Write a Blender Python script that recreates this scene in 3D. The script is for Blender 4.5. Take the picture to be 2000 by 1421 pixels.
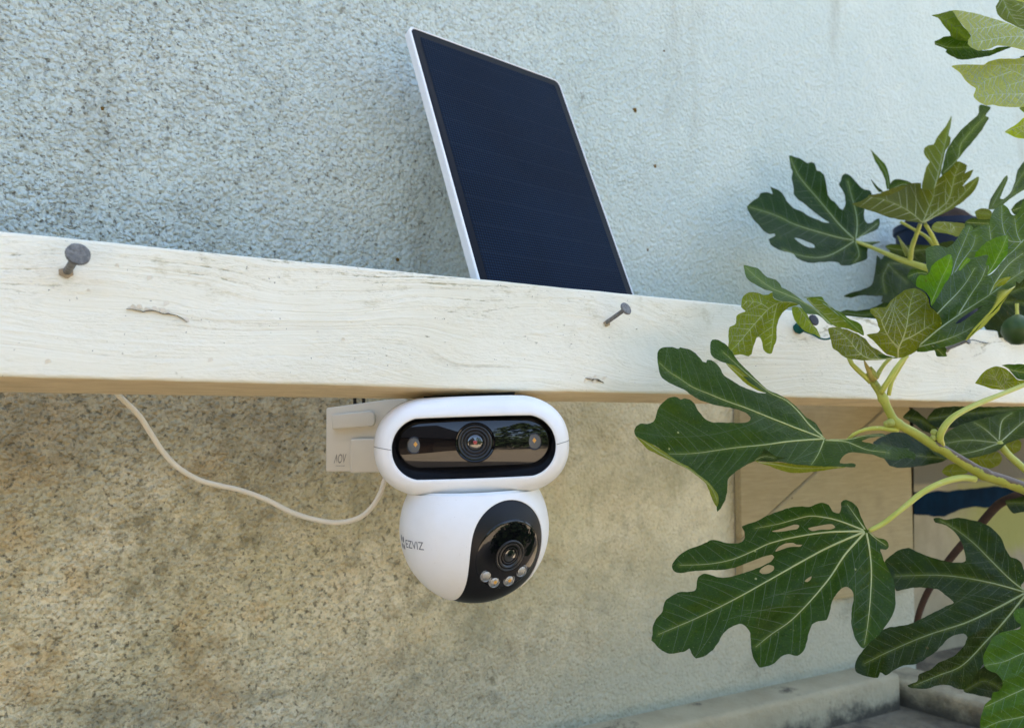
import bpy, bmesh, math, random
import numpy as np
from mathutils import Vector, Matrix, noise
from mathutils.geometry import delaunay_2d_cdt

random.seed(7); np.random.seed(7)
S = bpy.context.scene
for o in list(bpy.data.objects):
    bpy.data.objects.remove(o)
COL = S.collection
R = math.radians

# ------------------------------------------------------------------ camera
YAW, PITCH, ROLL = R(27.0), R(4.0), R(0.5)
CAM = Vector((0, 0, 1.5))
FW = Vector((math.sin(YAW) * math.cos(PITCH), math.cos(YAW) * math.cos(PITCH), math.sin(PITCH)))
r0 = Vector((math.cos(YAW), -math.sin(YAW), 0)); u0 = r0.cross(FW)
RT = r0 * math.cos(ROLL) + u0 * math.sin(ROLL)
UP = -r0 * math.sin(ROLL) + u0 * math.cos(ROLL)
F = 26 / 36 * 2000
cd = bpy.data.cameras.new('camera'); cam = bpy.data.objects.new('camera', cd); COL.objects.link(cam)
cam.matrix_world = Matrix(((RT.x, UP.x, -FW.x, CAM.x), (RT.y, UP.y, -FW.y, CAM.y), (RT.z, UP.z, -FW.z, CAM.z), (0, 0, 0, 1)))
cd.lens = 26; cd.sensor_width = 36; cd.clip_start = 0.02; cd.clip_end = 500
cd.dof.use_dof = True; cd.dof.focus_distance = 0.50; cd.dof.aperture_fstop = 9.0
S.camera = cam

# ------------------------------------------------------------------ world, sun, exposure
SUN_EL, SUN_AZ = R(50), R(28)          # the sun stands behind the wall, so the wall side we see is in open shade
w = bpy.data.worlds.new('World'); S.world = w; w.use_nodes = True
nt = w.node_tree; nt.nodes.clear()
sky = nt.nodes.new('ShaderNodeTexSky'); sky.sky_type = 'NISHITA'; sky.sun_disc = False
sky.sun_elevation = SUN_EL; sky.sun_rotation = SUN_AZ; sky.air_density = 1.0; sky.dust_density = 3.5; sky.ozone_density = 0.0
bg = nt.nodes.new('ShaderNodeBackground'); bg.inputs['Strength'].default_value = 0.15
wo = nt.nodes.new('ShaderNodeOutputWorld')
nt.links.new(sky.outputs[0], bg.inputs[0]); nt.links.new(bg.outputs[0], wo.inputs[0])
sd = bpy.data.lights.new('sun', 'SUN'); sd.energy = 5.0; sd.angle = R(0.5); sd.color = (1, 0.93, 0.82)
sun = bpy.data.objects.new('sun', sd); COL.objects.link(sun)
sdir = Vector((math.sin(SUN_AZ) * math.cos(SUN_EL), math.cos(SUN_AZ) * math.cos(SUN_EL), math.sin(SUN_EL)))
sun.rotation_euler = sdir.to_track_quat('Z', 'Y').to_euler()
S.view_settings.view_transform = 'Standard'; S.view_settings.look = 'None'; S.view_settings.gamma = 1
S.view_settings.exposure = 2.3

# ------------------------------------------------------------------ pixel geometry of the photograph -> world points
def ray(px, py):
    return FW * F + RT * (px - 1000) - UP * (py - 710.5)
def P(px, py, z):                      # point at forward distance z
    return CAM + ray(px, py) * (z / F)
def PY(px, py, Y):                     # point on the plane parallel to the wall at distance Y
    d = ray(px, py); return CAM + d * (Y / d.y)

# ------------------------------------------------------------------ materials
def mat(name):
    m = bpy.data.materials.new(name); m.use_nodes = True
    t = m.node_tree; b = t.nodes['Principled BSDF']
    return m, t, b
class N:
    """small wrapper for node building"""
    def __init__(s, t): s.t = t
    def n(s, kind, **kw):
        x = s.t.nodes.new(kind)
        for k, v in kw.items():
            if k.startswith('i_'):
                key = k[2:]; key = int(key) if key.isdigit() else key.replace('_', ' ')
                s.put(x.inputs[key], v)
            else: setattr(x, k, v)
        return x
    def put(s, sock, v):
        if hasattr(v, 'is_output'): s.t.links.new(v, sock)
        else: sock.default_value = v
    def coord(s, scale=(1, 1, 1), which='Object', loc=(0, 0, 0), rot=(0, 0, 0)):
        c = s.n('ShaderNodeTexCoord'); m = s.n('ShaderNodeMapping')
        m.inputs['Scale'].default_value = scale; m.inputs['Location'].default_value = loc; m.inputs['Rotation'].default_value = rot
        s.t.links.new(c.outputs[which], m.inputs[0]); return m.outputs[0]
    def noise(s, vec, scale, detail=4, rough=.55, dist=0):
        x = s.n('ShaderNodeTexNoise'); s.put(x.inputs['Vector'], vec); x.inputs['Scale'].default_value = scale
        x.inputs['Detail'].default_value = detail; x.inputs['Roughness'].default_value = rough; x.inputs['Distortion'].default_value = dist
        return x.outputs['Fac']
    def vor(s, vec, scale, feature='F1', rnd=1):
        x = s.n('ShaderNodeTexVoronoi', feature=feature); s.put(x.inputs['Vector'], vec); x.inputs['Scale'].default_value = scale
        x.inputs['Randomness'].default_value = rnd
        return x
    def ramp(s, fac, a, b, ca=(0, 0, 0, 1), cb=(1, 1, 1, 1)):
        x = s.n('ShaderNodeValToRGB'); s.put(x.inputs[0], fac)
        x.color_ramp.elements[0].position = a; x.color_ramp.elements[1].position = b
        x.color_ramp.elements[0].color = ca; x.color_ramp.elements[1].color = cb
        return x.outputs[0]
    def rng(s, v, a, b, c=0, d=1, smooth=True):
        x = s.n('ShaderNodeMapRange', interpolation_type='SMOOTHSTEP' if smooth else 'LINEAR'); s.put(x.inputs[0], v)
        for i, q in zip((1, 2, 3, 4), (a, b, c, d)): x.inputs[i].default_value = q
        return x.outputs[0]
    def mix(s, fac, a, b, mode='MIX'):
        x = s.n('ShaderNodeMix', data_type='RGBA', blend_type=mode)
        s.put(x.inputs[0], fac); s.put(x.inputs[6], c4(a)); s.put(x.inputs[7], c4(b)); return x.outputs[2]
    def math(s, op, a, b=0.0):
        x = s.n('ShaderNodeMath', operation=op); s.put(x.inputs[0], a); s.put(x.inputs[1], b); return x.outputs[0]
    def bump(s, h, strength, dist, nrm=None):
        x = s.n('ShaderNodeBump'); s.put(x.inputs['Height'], h); x.inputs['Strength'].default_value = strength
        x.inputs['Distance'].default_value = dist
        if nrm is not None: s.put(x.inputs['Normal'], nrm)
        return x.outputs[0]
def c4(c):
    if isinstance(c, tuple) and len(c) == 3: return c + (1,)
    return c
def simple(name, col, rough=.5, spec=.5, bump=None, var=0.0, metal=0.0, coat=0.0):
    m, t, b = mat(name); k = N(t)
    b.inputs['Roughness'].default_value = rough; b.inputs['Specular IOR Level'].default_value = spec
    b.inputs['Metallic'].default_value = metal; b.inputs['Coat Weight'].default_value = coat; b.inputs['Coat Roughness'].default_value = .02
    v = k.coord()
    if var:
        nz = k.noise(v, var if var > 1 else 40, 5)
        k.put(b.inputs['Base Color'], k.mix(k.rng(nz, .3, .7), tuple(x * .72 for x in col), tuple(min(1, x * 1.2) for x in col)))
    else: b.inputs['Base Color'].default_value = c4(col)
    if bump:
        k.put(b.inputs['Normal'], k.bump(k.noise(v, bump[0], 3), bump[1], bump[2]))
    return m

def plaster_material():
    m, t, b = mat('weathered_plaster'); k = N(t)
    v = k.coord()
    xyz = k.n('ShaderNodeSeparateXYZ'); k.put(xyz.inputs[0], v)
    X, Z = xyz.outputs['X'], xyz.outputs['Z']
    big = k.noise(v, 5.5, 6, .6); mid = k.noise(v, 23, 5, .6); gran = k.noise(v, 210, 4, .65)
    leftness = k.rng(k.math('ADD', X, k.math('MULTIPLY', big, .35)), .95, .05)        # rough, dirty render on the left, smoother paint on the right
    # blue-grey above the beam; warm bounce light painted ochre below, skylight grey at foot
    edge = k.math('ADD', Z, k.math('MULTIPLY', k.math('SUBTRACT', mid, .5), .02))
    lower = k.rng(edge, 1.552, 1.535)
    up = k.mix(k.rng(big, .3, .7), (.59, .705, .685), (.65, .75, .72))
    up = k.mix(k.math('MULTIPLY', leftness, k.rng(mid, .35, .75, 0, .40)), up, (.44, .50, .475))
    streak = k.noise(k.coord((7, 1, 1.1)), 2.2, 5, .6)
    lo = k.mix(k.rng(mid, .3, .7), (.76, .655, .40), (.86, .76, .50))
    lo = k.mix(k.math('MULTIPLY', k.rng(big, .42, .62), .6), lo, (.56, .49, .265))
    # mould: broad clouds that break up into small grains
    cloud = k.math('ADD', k.math('MULTIPLY', k.noise(k.coord(loc=(3, 0, 1)), 8, 6, .7), .55), k.math('MULTIPLY', k.noise(v, 70, 5, .7), .45))
    mould = k.rng(k.math('ADD', cloud, k.math('MULTIPLY', k.math('SUBTRACT', gran, .5), .35)), .47, .62)
    lo = k.mix(k.math('MULTIPLY', mould, k.rng(leftness, 0, 1, .28, .82)), lo, (.225, .19, .095))
    ochre = k.rng(k.noise(k.coord(loc=(7, 2, 4)), 16, 5, .6), .52, .68, 0, .55)
    lo = k.mix(k.math('MULTIPLY', ochre, leftness), lo, (.62, .42, .17))
    drip = k.noise(k.coord((3.2, 1, .8), loc=(6, 0, 2)), 9, 6, .68)
    lo = k.mix(k.rng(drip, .53, .72, 0, .55), lo, (.36, .325, .175))
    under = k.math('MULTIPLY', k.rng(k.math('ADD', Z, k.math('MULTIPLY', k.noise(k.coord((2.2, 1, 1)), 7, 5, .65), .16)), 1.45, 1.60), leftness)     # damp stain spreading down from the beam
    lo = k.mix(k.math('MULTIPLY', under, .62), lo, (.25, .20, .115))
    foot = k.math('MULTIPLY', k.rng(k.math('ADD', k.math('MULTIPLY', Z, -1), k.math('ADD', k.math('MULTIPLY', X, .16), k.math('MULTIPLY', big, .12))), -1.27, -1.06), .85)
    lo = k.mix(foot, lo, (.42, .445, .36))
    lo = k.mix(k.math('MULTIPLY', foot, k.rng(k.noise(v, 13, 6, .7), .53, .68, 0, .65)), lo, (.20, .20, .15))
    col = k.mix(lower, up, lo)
    col = k.mix(k.rng(streak, .56, .76, 0, .35), col, (.25, .245, .17))
    # pits and lichen specks, irregular, in loose drifts
    drift = k.noise(k.coord(loc=(1, 7, 3)), 11, 4, .6)
    pit1 = k.rng(k.math('ADD', k.noise(v, 235, 2, .5), k.math('MULTIPLY', drift, .16)), .68, .80)
    pit2 = k.rng(k.math('ADD', k.noise(k.coord(loc=(2, 2, 2)), 340, 2, .5), k.math('MULTIPLY', drift, .12)), .655, .78)
    pit3 = k.rng(k.noise(k.coord(loc=(5, 1, 2)), 75, 2, .45), .72, .80)
    s1 = k.math('MULTIPLY', pit1, k.rng(leftness, 0, .9, .04, 1)); s2 = k.math('MULTIPLY', pit2, k.rng(leftness, 0, 1, .05, 1)); s3 = k.math('MULTIPLY', pit3, k.rng(leftness, 0, 1, .25, 1))
    col = k.mix(k.math('MULTIPLY', s2, .48), col, (.17, .165, .12))
    col = k.mix(k.math('MULTIPLY', s1, .66), col, (.11, .10, .06))
    col = k.mix(k.math('MULTIPLY', s3, .7), col, (.12, .10, .04))
    # grain of the render shows as slightly darker hollows
    col = k.mix(k.math('MULTIPLY', k.rng(gran, .56, .34), k.math('MULTIPLY', k.rng(leftness, 0, 1, .12, .55), k.rng(lower, 0, 1, .62, 1.0))), col, k.mix(1, col, (.45, .45, .42), 'MULTIPLY'))
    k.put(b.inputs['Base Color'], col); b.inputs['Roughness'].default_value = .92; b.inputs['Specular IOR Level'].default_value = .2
    jit = k.n('ShaderNodeVectorMath', operation='ADD'); k.put(jit.inputs[0], v)
    jn = k.n('ShaderNodeTexNoise'); k.put(jn.inputs['Vector'], v); jn.inputs['Scale'].default_value = 90; jn.inputs['Detail'].default_value = 3
    js = k.n('ShaderNodeVectorMath', operation='SCALE'); k.put(js.inputs[0], jn.outputs['Color']); js.inputs['Scale'].default_value = .006; k.put(jit.inputs[1], js.outputs[0])
    def grains(scale):
        x = k.vor(jit.outputs[0], scale); return k.rng(x.outputs['Distance'], .85, .05)
    h2 = k.noise(v, 620, 3, .6); h3 = k.noise(v, 60, 3, .5)
    hs = k.math('ADD', k.math('MULTIPLY', grains(255), .62), k.math('ADD', k.math('MULTIPLY', h2, .35), k.math('MULTIPLY', k.noise(k.coord(loc=(4, 4, 1)), 115, 3, .5), .9)))
    hs = k.math('SUBTRACT', hs, k.math('MULTIPLY', k.math('ADD', s1, s2), .3))
    hs = k.math('MULTIPLY', hs, k.rng(leftness, 0, 1, .50, 1.0))
    hs = k.math('ADD', hs, k.math('MULTIPLY', h3, .6))
    k.put(b.inputs['Normal'], k.bump(hs, 1.0, .0034))
    return m

def beam_paint():
    m, t, b = mat('cream_paint'); k = N(t)
    v = k.coord()
    # growth rings follow slow waves round knots, seen as fine ripples under the paint
    wob = k.n('ShaderNodeTexNoise'); k.put(wob.inputs['Vector'], k.coord((1.7, 1, 5))); wob.inputs['Scale'].default_value = 2.6; wob.inputs['Detail'].default_value = 1.5
    warp = k.rng(wob.outputs['Fac'], .2, .8, -.030, .030, False)
    xyz = k.n('ShaderNodeSeparateXYZ'); k.put(xyz.inputs[0], v)
    zz = k.math('ADD', xyz.outputs['Z'], warp)
    fib = k.noise(k.coord((3.5, 1, 40)), 9, 4, .6)
    zz = k.math('ADD', zz, k.math('MULTIPLY', k.math('SUBTRACT', fib, .5), .0035))
    cmb = k.n('ShaderNodeCombineXYZ'); k.put(cmb.inputs[0], k.math('MULTIPLY', xyz.outputs['X'], .018)); k.put(cmb.inputs[2], zz)
    r1 = k.noise(cmb.outputs[0], 210, 3, .6); r2 = k.noise(cmb.outputs[0], 640, 2, .5)
    patch = k.noise(k.coord((1.2, 1, 2.6)), 13, 5, .65); rough_zone = k.rng(patch, .42, .6)
    lump = k.noise(k.coord((.55, 1, 1.6)), 330, 4, .65)
    upz = k.rng(xyz.outputs['Z'], .030, .062)
    col = k.mix(k.rng(k.noise(v, 9, 4), .35, .7), (.83, .80, .655), (.775, .74, .585))
    col = k.mix(k.math('MULTIPLY', k.rng(r1, .42, .30), .26), col, (.60, .52, .36))
    dirt = k.math('MULTIPLY', k.rng(k.math('ADD', r1, k.math('MULTIPLY', k.math('SUBTRACT', lump, .5), .55)), .42, .28), k.rng(patch, .40, .56))
    col = k.mix(k.math('MULTIPLY', dirt, k.math('ADD', k.math('MULTIPLY', upz, .6), .25)), col, (.30, .27, .14))
    col = k.mix(k.math('MULTIPLY', upz, k.rng(k.noise(k.coord((1, 1, 1.6), loc=(5, 0, 0)), 55, 6, .75), .54, .70, 0, .55)), col, (.52, .47, .30))
    fl = k.math('MULTIPLY', k.rng(k.noise(k.coord((1, 1, 1.6), loc=(1, 2, 3)), 210, 5, .75), .64, .70), k.rng(k.noise(k.coord(loc=(9, 1, 2)), 20, 3), .50, .62))
    col = k.mix(k.math('MULTIPLY', fl, .75), col, (.20, .17, .10))
    tiny = k.rng(k.noise(k.coord(loc=(3, 3, 8)), 420, 2, .5), .735, .77)
    col = k.mix(k.math('MULTIPLY', tiny, .7), col, (.12, .11, .09))
    k.put(b.inputs['Base Color'], col); b.inputs['Roughness'].default_value = .5; b.inputs['Specular IOR Level'].default_value = .35
    h = k.math('ADD', k.math('MULTIPLY', r1, 1.0), k.math('MULTIPLY', r2, .30))
    h = k.math('ADD', h, k.math('MULTIPLY', lump, k.math('ADD', k.math('MULTIPLY', rough_zone, .75), .18)))
    h = k.math('SUBTRACT', h, k.math('MULTIPLY', fl, .6))
    k.put(b.inputs['Normal'], k.bump(h, .8, .0012))
    return m

def wood_material(name, a, c, grain=30, dirt=.35):
    m, t, b = mat(name); k = N(t)
    g = k.noise(k.coord((1.3, 14, 14)), grain, 5, .65, .4); v = k.coord()
    col = k.mix(k.rng(g, .35, .68), a, c)
    col = k.mix(k.rng(k.noise(v, 14, 5, .65), .5, .74, 0, dirt), col, tuple(x * .45 for x in a))
    k.put(b.inputs['Base Color'], col); b.inputs['Roughness'].default_value = .8; b.inputs['Specular IOR Level'].default_value = .25
    k.put(b.inputs['Normal'], k.bump(k.math('ADD', g, k.math('MULTIPLY', k.noise(v, 200, 3), .4)), .5, .0008))
    return m

def leaf_material():
    """two-sided leaf: object colour = upper surface; the felted underside is paler; light also comes through the blade"""
    m, t, b = mat('fig_leaf'); k = N(t)
    oi = k.n('ShaderNodeObjectInfo'); geo = k.n('ShaderNodeNewGeometry'); at = k.n('ShaderNodeAttribute', attribute_name='vein')
    v = k.coord(); col = oi.outputs['Color']
    blot = k.noise(v, 38, 4, .6); fine = k.noise(v, 420, 3, .6)
    top = k.mix(k.rng(blot, .35, .7), col, k.mix(.5, col, (1.3, 1.35, .9), 'MULTIPLY'))
    top = k.mix(k.rng(blot, .62, .8, 0, .35), top, (.075, .10, .02))
    under = k.mix(.25, k.mix(1, col, (2.3, 1.9, 1.6), 'MULTIPLY'), (.15, .17, .035))
    c = k.mix(geo.outputs['Backfacing'], top, under)
    c = k.mix(k.math('MULTIPLY', at.outputs['Fac'], .20), c, (.22, .29, .10))
    net = k.vor(k.coord(), 300, 'DISTANCE_TO_EDGE').outputs[0]
    c = k.mix(k.rng(net, .10, .02, 0, .22), c, k.mix(1, c, (1.9, 1.8, 1.5), 'MULTIPLY'))
    c = k.mix(k.rng(k.noise(k.coord(loc=(3, 1, 6)), 24, 5, .65), .58, .76, 0, .35), c, k.mix(1, c, (1.5, 1.15, .7), 'MULTIPLY'))
    brown = k.rng(k.noise(k.coord(loc=(8, 2, 3)), 130, 3, .6), .735, .765)
    c = k.mix(k.math('MULTIPLY', brown, .6), c, (.085, .06, .022))
    dust = k.rng(k.noise(k.coord(loc=(2, 9, 1)), 900, 2, .5), .66, .74)
    c = k.mix(k.math('MULTIPLY', dust, .22), c, (.30, .30, .22))
    spot = k.vor(v, 85); sp = k.n('ShaderNodeSeparateColor'); k.put(sp.inputs[0], spot.outputs['Color'])
    sf = k.math('MULTIPLY', k.rng(spot.outputs['Distance'], .075, .05), k.rng(sp.outputs[1], .90, .93))
    c = k.mix(k.math('MULTIPLY', sf, .55), c, (.40, .42, .30))
    k.put(b.inputs['Base Color'], c)
    k.put(b.inputs['Roughness'], k.rng(geo.outputs['Backfacing'], 0, 1, .43, .75, False)); b.inputs['Specular IOR Level'].default_value = .22
    h = k.math('ADD', k.math('MULTIPLY', k.vor(v, 330, 'DISTANCE_TO_EDGE').outputs[0], 1.2), k.math('MULTIPLY', fine, .5))
    h = k.math('SUBTRACT', h, k.math('MULTIPLY', at.outputs['Fac'], .7))
    nb = k.bump(h, .55, .0010); k.put(b.inputs['Normal'], nb)
    tr = k.n('ShaderNodeBsdfTranslucent'); k.put(tr.inputs['Color'], k.mix(1, c, (3.1, 3.3, .75), 'MULTIPLY')); k.put(tr.inputs['Normal'], nb)
    mx = k.n('ShaderNodeMixShader'); mx.inputs[0].default_value = .40
    k.put(mx.inputs[1], b.outputs[0]); k.put(mx.inputs[2], tr.outputs[0])
    k.put(t.nodes['Material Output'].inputs[0], mx.outputs[0])
    return m

def vein_material():
    m, t, b = mat('leaf_vein'); k = N(t)
    oi = k.n('ShaderNodeObjectInfo')
    k.put(b.inputs['Base Color'], oi.outputs['Color']); b.inputs['Roughness'].default_value = .5
    b.inputs['Subsurface Weight'].default_value = .0
    return m

def stem_material():
    m, t, b = mat('fig_stem'); k = N(t)
    v = k.coord(); at = k.n('ShaderNodeAttribute', attribute_name='bark')
    c = k.mix(k.rng(k.noise(v, 60, 4), .35, .7), (.30, .32, .035), (.40, .41, .06))
    br = k.math('ADD', at.outputs['Fac'], k.math('MULTIPLY', k.math('SUBTRACT', k.noise(v, 120, 5, .65), .5), 1.6))
    c = k.mix(k.rng(br, .45, .6), c, (.10, .065, .032))
    sp = k.noise(v, 420, 3, .6)
    c = k.mix(k.rng(sp, .66, .72, 0, .6), c, (.09, .06, .03))
    c = k.mix(k.rng(k.noise(k.coord(loc=(2, 5, 1)), 300, 2), .70, .75, 0, .6), c, (.55, .56, .42))
    k.put(b.inputs['Base Color'], c); b.inputs['Roughness'].default_value = .5
    k.put(b.inputs['Normal'], k.bump(k.noise(v, 260, 4), .4, .0008))
    return m
def petiole_material():
    m, t, b = mat('petiole'); k = N(t); v = k.coord()
    c = k.mix(k.rng(k.noise(v, 45, 4), .3, .7), (.40, .43, .06), (.50, .52, .11))
    c = k.mix(k.rng(k.noise(v, 500, 2), .68, .74, 0, .5), c, (.62, .60, .40))
    k.put(b.inputs['Base Color'], c); b.inputs['Roughness'].default_value = .45
    b.inputs['Subsurface Weight'].default_value = .15; b.inputs['Subsurface Radius'].default_value = (.004, .004, .001); b.inputs['Subsurface Scale'].default_value = 1
    return m

def dusty_plastic():
    m, t, b = mat('white_plastic'); k = N(t); v = k.coord()
    c = k.mix(k.rng(k.noise(v, 26, 5, .6), .35, .7), (.845, .835, .80), (.80, .785, .735))
    c = k.mix(k.rng(k.noise(k.coord(loc=(4, 1, 2)), 900, 2, .5), .735, .775, 0, .55), c, (.40, .36, .28))
    c = k.mix(k.rng(k.noise(k.coord((1, 6, 1), loc=(1, 8, 2)), 120, 4, .7), .66, .80, 0, .22), c, (.50, .47, .40))
    k.put(b.inputs['Base Color'], c); k.put(b.inputs['Roughness'], k.rng(k.noise(v, 60, 4), .3, .7, .32, .5, False))
    b.inputs['Specular IOR Level'].default_value = .5
    k.put(b.inputs['Normal'], k.bump(k.noise(v, 1100, 2), .05, .0004)); return m
M = dict(
    plaster=plaster_material(), paint=beam_paint(),
    barewood=wood_material('bare_wood', (.66, .52, .31), (.78, .64, .41)),
    board=wood_material('painted_board', (.36, .285, .145), (.42, .335, .18), 26, .35),
    brace=wood_material('painted_brace', (.37, .305, .16), (.43, .355, .195), 26, .3),
    leaf=leaf_material(), vein=vein_material(), stem=stem_material(), petiole=petiole_material(),
    white=dusty_plastic(),
    offwhite=simple('shade_tan_plastic', (.66, .61, .50), .5, .4, (900, .05, .0004)),  # tan of the bracket's shade is put into this plastic colour
    cable=simple('cable_sheath', (.76, .69, .54), .5, .4),
    seam=simple('seam_joint', (.10, .10, .10), .8, .1),  # dark joint lines of the camera shell
    gloss=simple('black_glass', (.003, .003, .004), .012, .55),
    black=simple('black_plastic', (.006, .006, .007), .42, .30, (700, .08, .0005)),
    satin=simple('black_satin', (.008, .008, .009), .14, .5),
    ring=simple('lens_ring', (.016, .015, .015), .3, .5),
    lensglass=simple('lens_glass', (.006, .008, .009), .01, 1.0, coat=1.0),
    redglint=simple('lens_glint', (.35, .02, .02), .1, .8),
    led=simple('led_reflector', (.42, .41, .37), .14, .8, (1500, .5, .001), 0.0, .65),
    spotglass=simple('spot_reflector', (.13, .125, .11), .12, .8, (1500, .7, .0012), 0.0, .4),
    ledcore=simple('led_phosphor', (.62, .30, .05), .35, .5),
    ledglass=simple('led_bezel', (.16, .16, .15), .1, .8, coat=.6),
    print=simple('grey_print', (.17, .17, .18), .6, .3),
    printpale=simple('pale_grey_print', (.20, .185, .16), .6, .3),
    nail=simple('galvanised_steel', (.20, .20, .19), .6, .4, (700, .9, .0014), 420, .55),
    rusty=simple('rust_bleed', (.36, .29, .19), .9, .1, None, 300),
    rust=simple('dark_steel', (.05, .048, .05), .55, .4, (900, .5, .0006), 200, .6),
    twine=simple('green_twine', (.01, .09, .075), .8, .2, (1400, .8, .001)),
    wire=simple('thin_grey_wire', (.10, .11, .10), .6, .3),
    frame=simple('panel_frame', (.80, .82, .82), .35, .5),
    bluepot=simple('blue_glaze', (.004, .013, .040), .5, .25, None, 30),
    soil=simple('potting_soil', (.05, .033, .024), .95, .1, (240, 1, .004), 90),
    bark=simple('brown_bark', (.055, .032, .022), .75, .2, (200, .8, .002), 60),
    fruit=simple('green_fruit', (.035, .075, .014), .4, .4, (200, .2, .001), 60),
    crack=simple('crack_brown', (.035, .02, .008), .9, .1),  # dark brown of the open cracks
    flake=simple('paint_flake', (.78, .75, .66), .6, .3),
    speck=simple('lichen_speck', (.14, .085, .02), .9, .1, (900, .6, .001)),
    bud=simple('fig_bud', (.30, .33, .07), .5, .4, (500, .3, .0006), 150),
    budtip=simple('bud_tip', (.40, .33, .09), .5, .4),
    dead=simple('dead_leaf_edge', (.34, .27, .11), .7, .2, (500, .5, .001), 200),
)
def solar_sheet():
    m, t, b = mat('solar_cells'); k = N(t); v = k.coord()
    xyz = k.n('ShaderNodeSeparateXYZ'); k.put(xyz.inputs[0], v)
    def lines(s, period, duty):
        f = k.math('FRACT', k.math('DIVIDE', s, period)); return k.rng(k.math('ABSOLUTE', k.math('SUBTRACT', f, .5)), .5 - duty, .5 - duty * .35)
    bus = lines(xyz.outputs['Y'], .0262, .018)
    vb = lines(xyz.outputs['X'], .0026, .24); hb = lines(xyz.outputs['Y'], .0026, .24)
    tex = k.math('MAXIMUM', vb, hb)
    c = k.mix(k.rng(k.noise(v, 9, 3), .3, .7), (.0025, .0125, .033), (.0042, .018, .046))
    c = k.mix(k.math('MULTIPLY', tex, .85), c, (.0008, .0015, .0035))
    c = k.mix(k.math('MULTIPLY', bus, .22), c, (.04, .05, .075))
    k.put(b.inputs['Base Color'], c); b.inputs['Roughness'].default_value = .5; b.inputs['Specular IOR Level'].default_value = .05
    k.put(b.inputs['Normal'], k.bump(tex, .35, .0004)); return m
M['solar'] = solar_sheet()
M['solaredge'] = simple('panel_margin', (.002, .004, .008), .45, .12)

# ------------------------------------------------------------------ object helpers
def tag(o, label=None, cat=None, group=None, kind=None):
    for k_, v_ in (('label', label), ('category', cat), ('group', group), ('kind', kind)):
        if v_: o[k_] = v_
    return o
def thing(name, loc, label, cat, group=None):
    o = bpy.data.objects.new(name, None); COL.objects.link(o); o.location = loc; o.empty_display_size = .01
    return tag(o, label, cat, group)
def link(name, me, parent=None, m=None, smooth=True):
    o = bpy.data.objects.new(name, me); COL.objects.link(o)
    for x in (m if isinstance(m, (list, tuple)) else [m]):
        if x is not None: me.materials.append(x)
    if smooth:
        me.polygons.foreach_set('use_smooth', [True] * len(me.polygons))
    if parent is not None:
        o.parent = parent; o.matrix_parent_inverse = Matrix.Identity(4)
        # geometry given in world space: shift into parent space
        o.matrix_parent_inverse = wm(parent).inverted()
    return o
def wm(o):
    m = Matrix.LocRotScale(o.location, o.rotation_euler, o.scale)
    if o.parent is not None: m = wm(o.parent) @ o.matrix_parent_inverse @ m
    return m
def pydata(name, vs, fs, parent=None, m=None, smooth=True, mats=None):
    me = bpy.data.meshes.new(name); me.from_pydata([tuple(v) for v in vs], [], fs); me.update()
    o = link(name, me, parent, m, smooth)
    if mats is not None: me.polygons.foreach_set('material_index', mats)
    return o
def bm_obj(name, bm, parent=None, m=None, smooth=True, recalc=True):
    if recalc: bmesh.ops.recalc_face_normals(bm, faces=bm.faces)
    me = bpy.data.meshes.new(name); bm.to_mesh(me); bm.free()
    return link(name, me, parent, m, smooth)
def autosmooth(o, deg=35):
    me = o.data; bm = bmesh.new(); bm.from_mesh(me)
    for e in bm.edges:
        if len(e.link_faces) == 2 and e.calc_face_angle(0) > R(deg): e.smooth = False
    bm.to_mesh(me); bm.free(); return o
def box_verts(ax, o, size):
    """box with frame ax=(x,y,z) vectors, centre o"""
    vs = []
    for i in (-1, 1):
        for j in (-1, 1):
            for q in (-1, 1): vs.append(o + ax[0] * (i * size[0] / 2) + ax[1] * (j * size[1] / 2) + ax[2] * (q * size[2] / 2))
    fs = [(0, 1, 3, 2), (4, 6, 7, 5), (0, 4, 5, 1), (2, 3, 7, 6), (0, 2, 6, 4), (1, 5, 7, 3)]
    return vs, fs
WX, WY, WZ = Vector((1, 0, 0)), Vector((0, 1, 0)), Vector((0, 0, 1))
def add_box(bm, lo, hi, bevel=0, seg=2):
    vs, fs = box_verts((WX, WY, WZ), (Vector(lo) + Vector(hi)) / 2, Vector(hi) - Vector(lo))
    b = [bm.verts.new(v) for v in vs]; ff = [bm.faces.new([b[i] for i in f]) for f in fs]
    if bevel:
        es = list({e for f in ff for e in f.edges})
        bmesh.ops.bevel(bm, geom=es, offset=bevel, segments=seg, affect='EDGES', profile=.5)
def smooth_path(pts, step):
    """Catmull-Rom through 3-D points, resampled"""
    pts = [Vector(p) for p in pts]
    if len(pts) < 3:
        n = max(2, int((pts[-1] - pts[0]).length / step)); return [pts[0].lerp(pts[-1], i / n) for i in range(n + 1)]
    ext = [pts[0] * 2 - pts[1]] + pts + [pts[-1] * 2 - pts[-2]]
    out = []
    for i in range(1, len(ext) - 2):
        a, b, c, d = ext[i - 1:i + 3]; n = max(1, int((c - b).length / step))
        for j in range(n):
            t = j / n
            out.append(.5 * ((2 * b) + (c - a) * t + (2 * a - 5 * b + 4 * c - d) * t * t + (3 * b - a - 3 * c + d) * t ** 3))
    out.append(pts[-1]); return out
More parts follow.
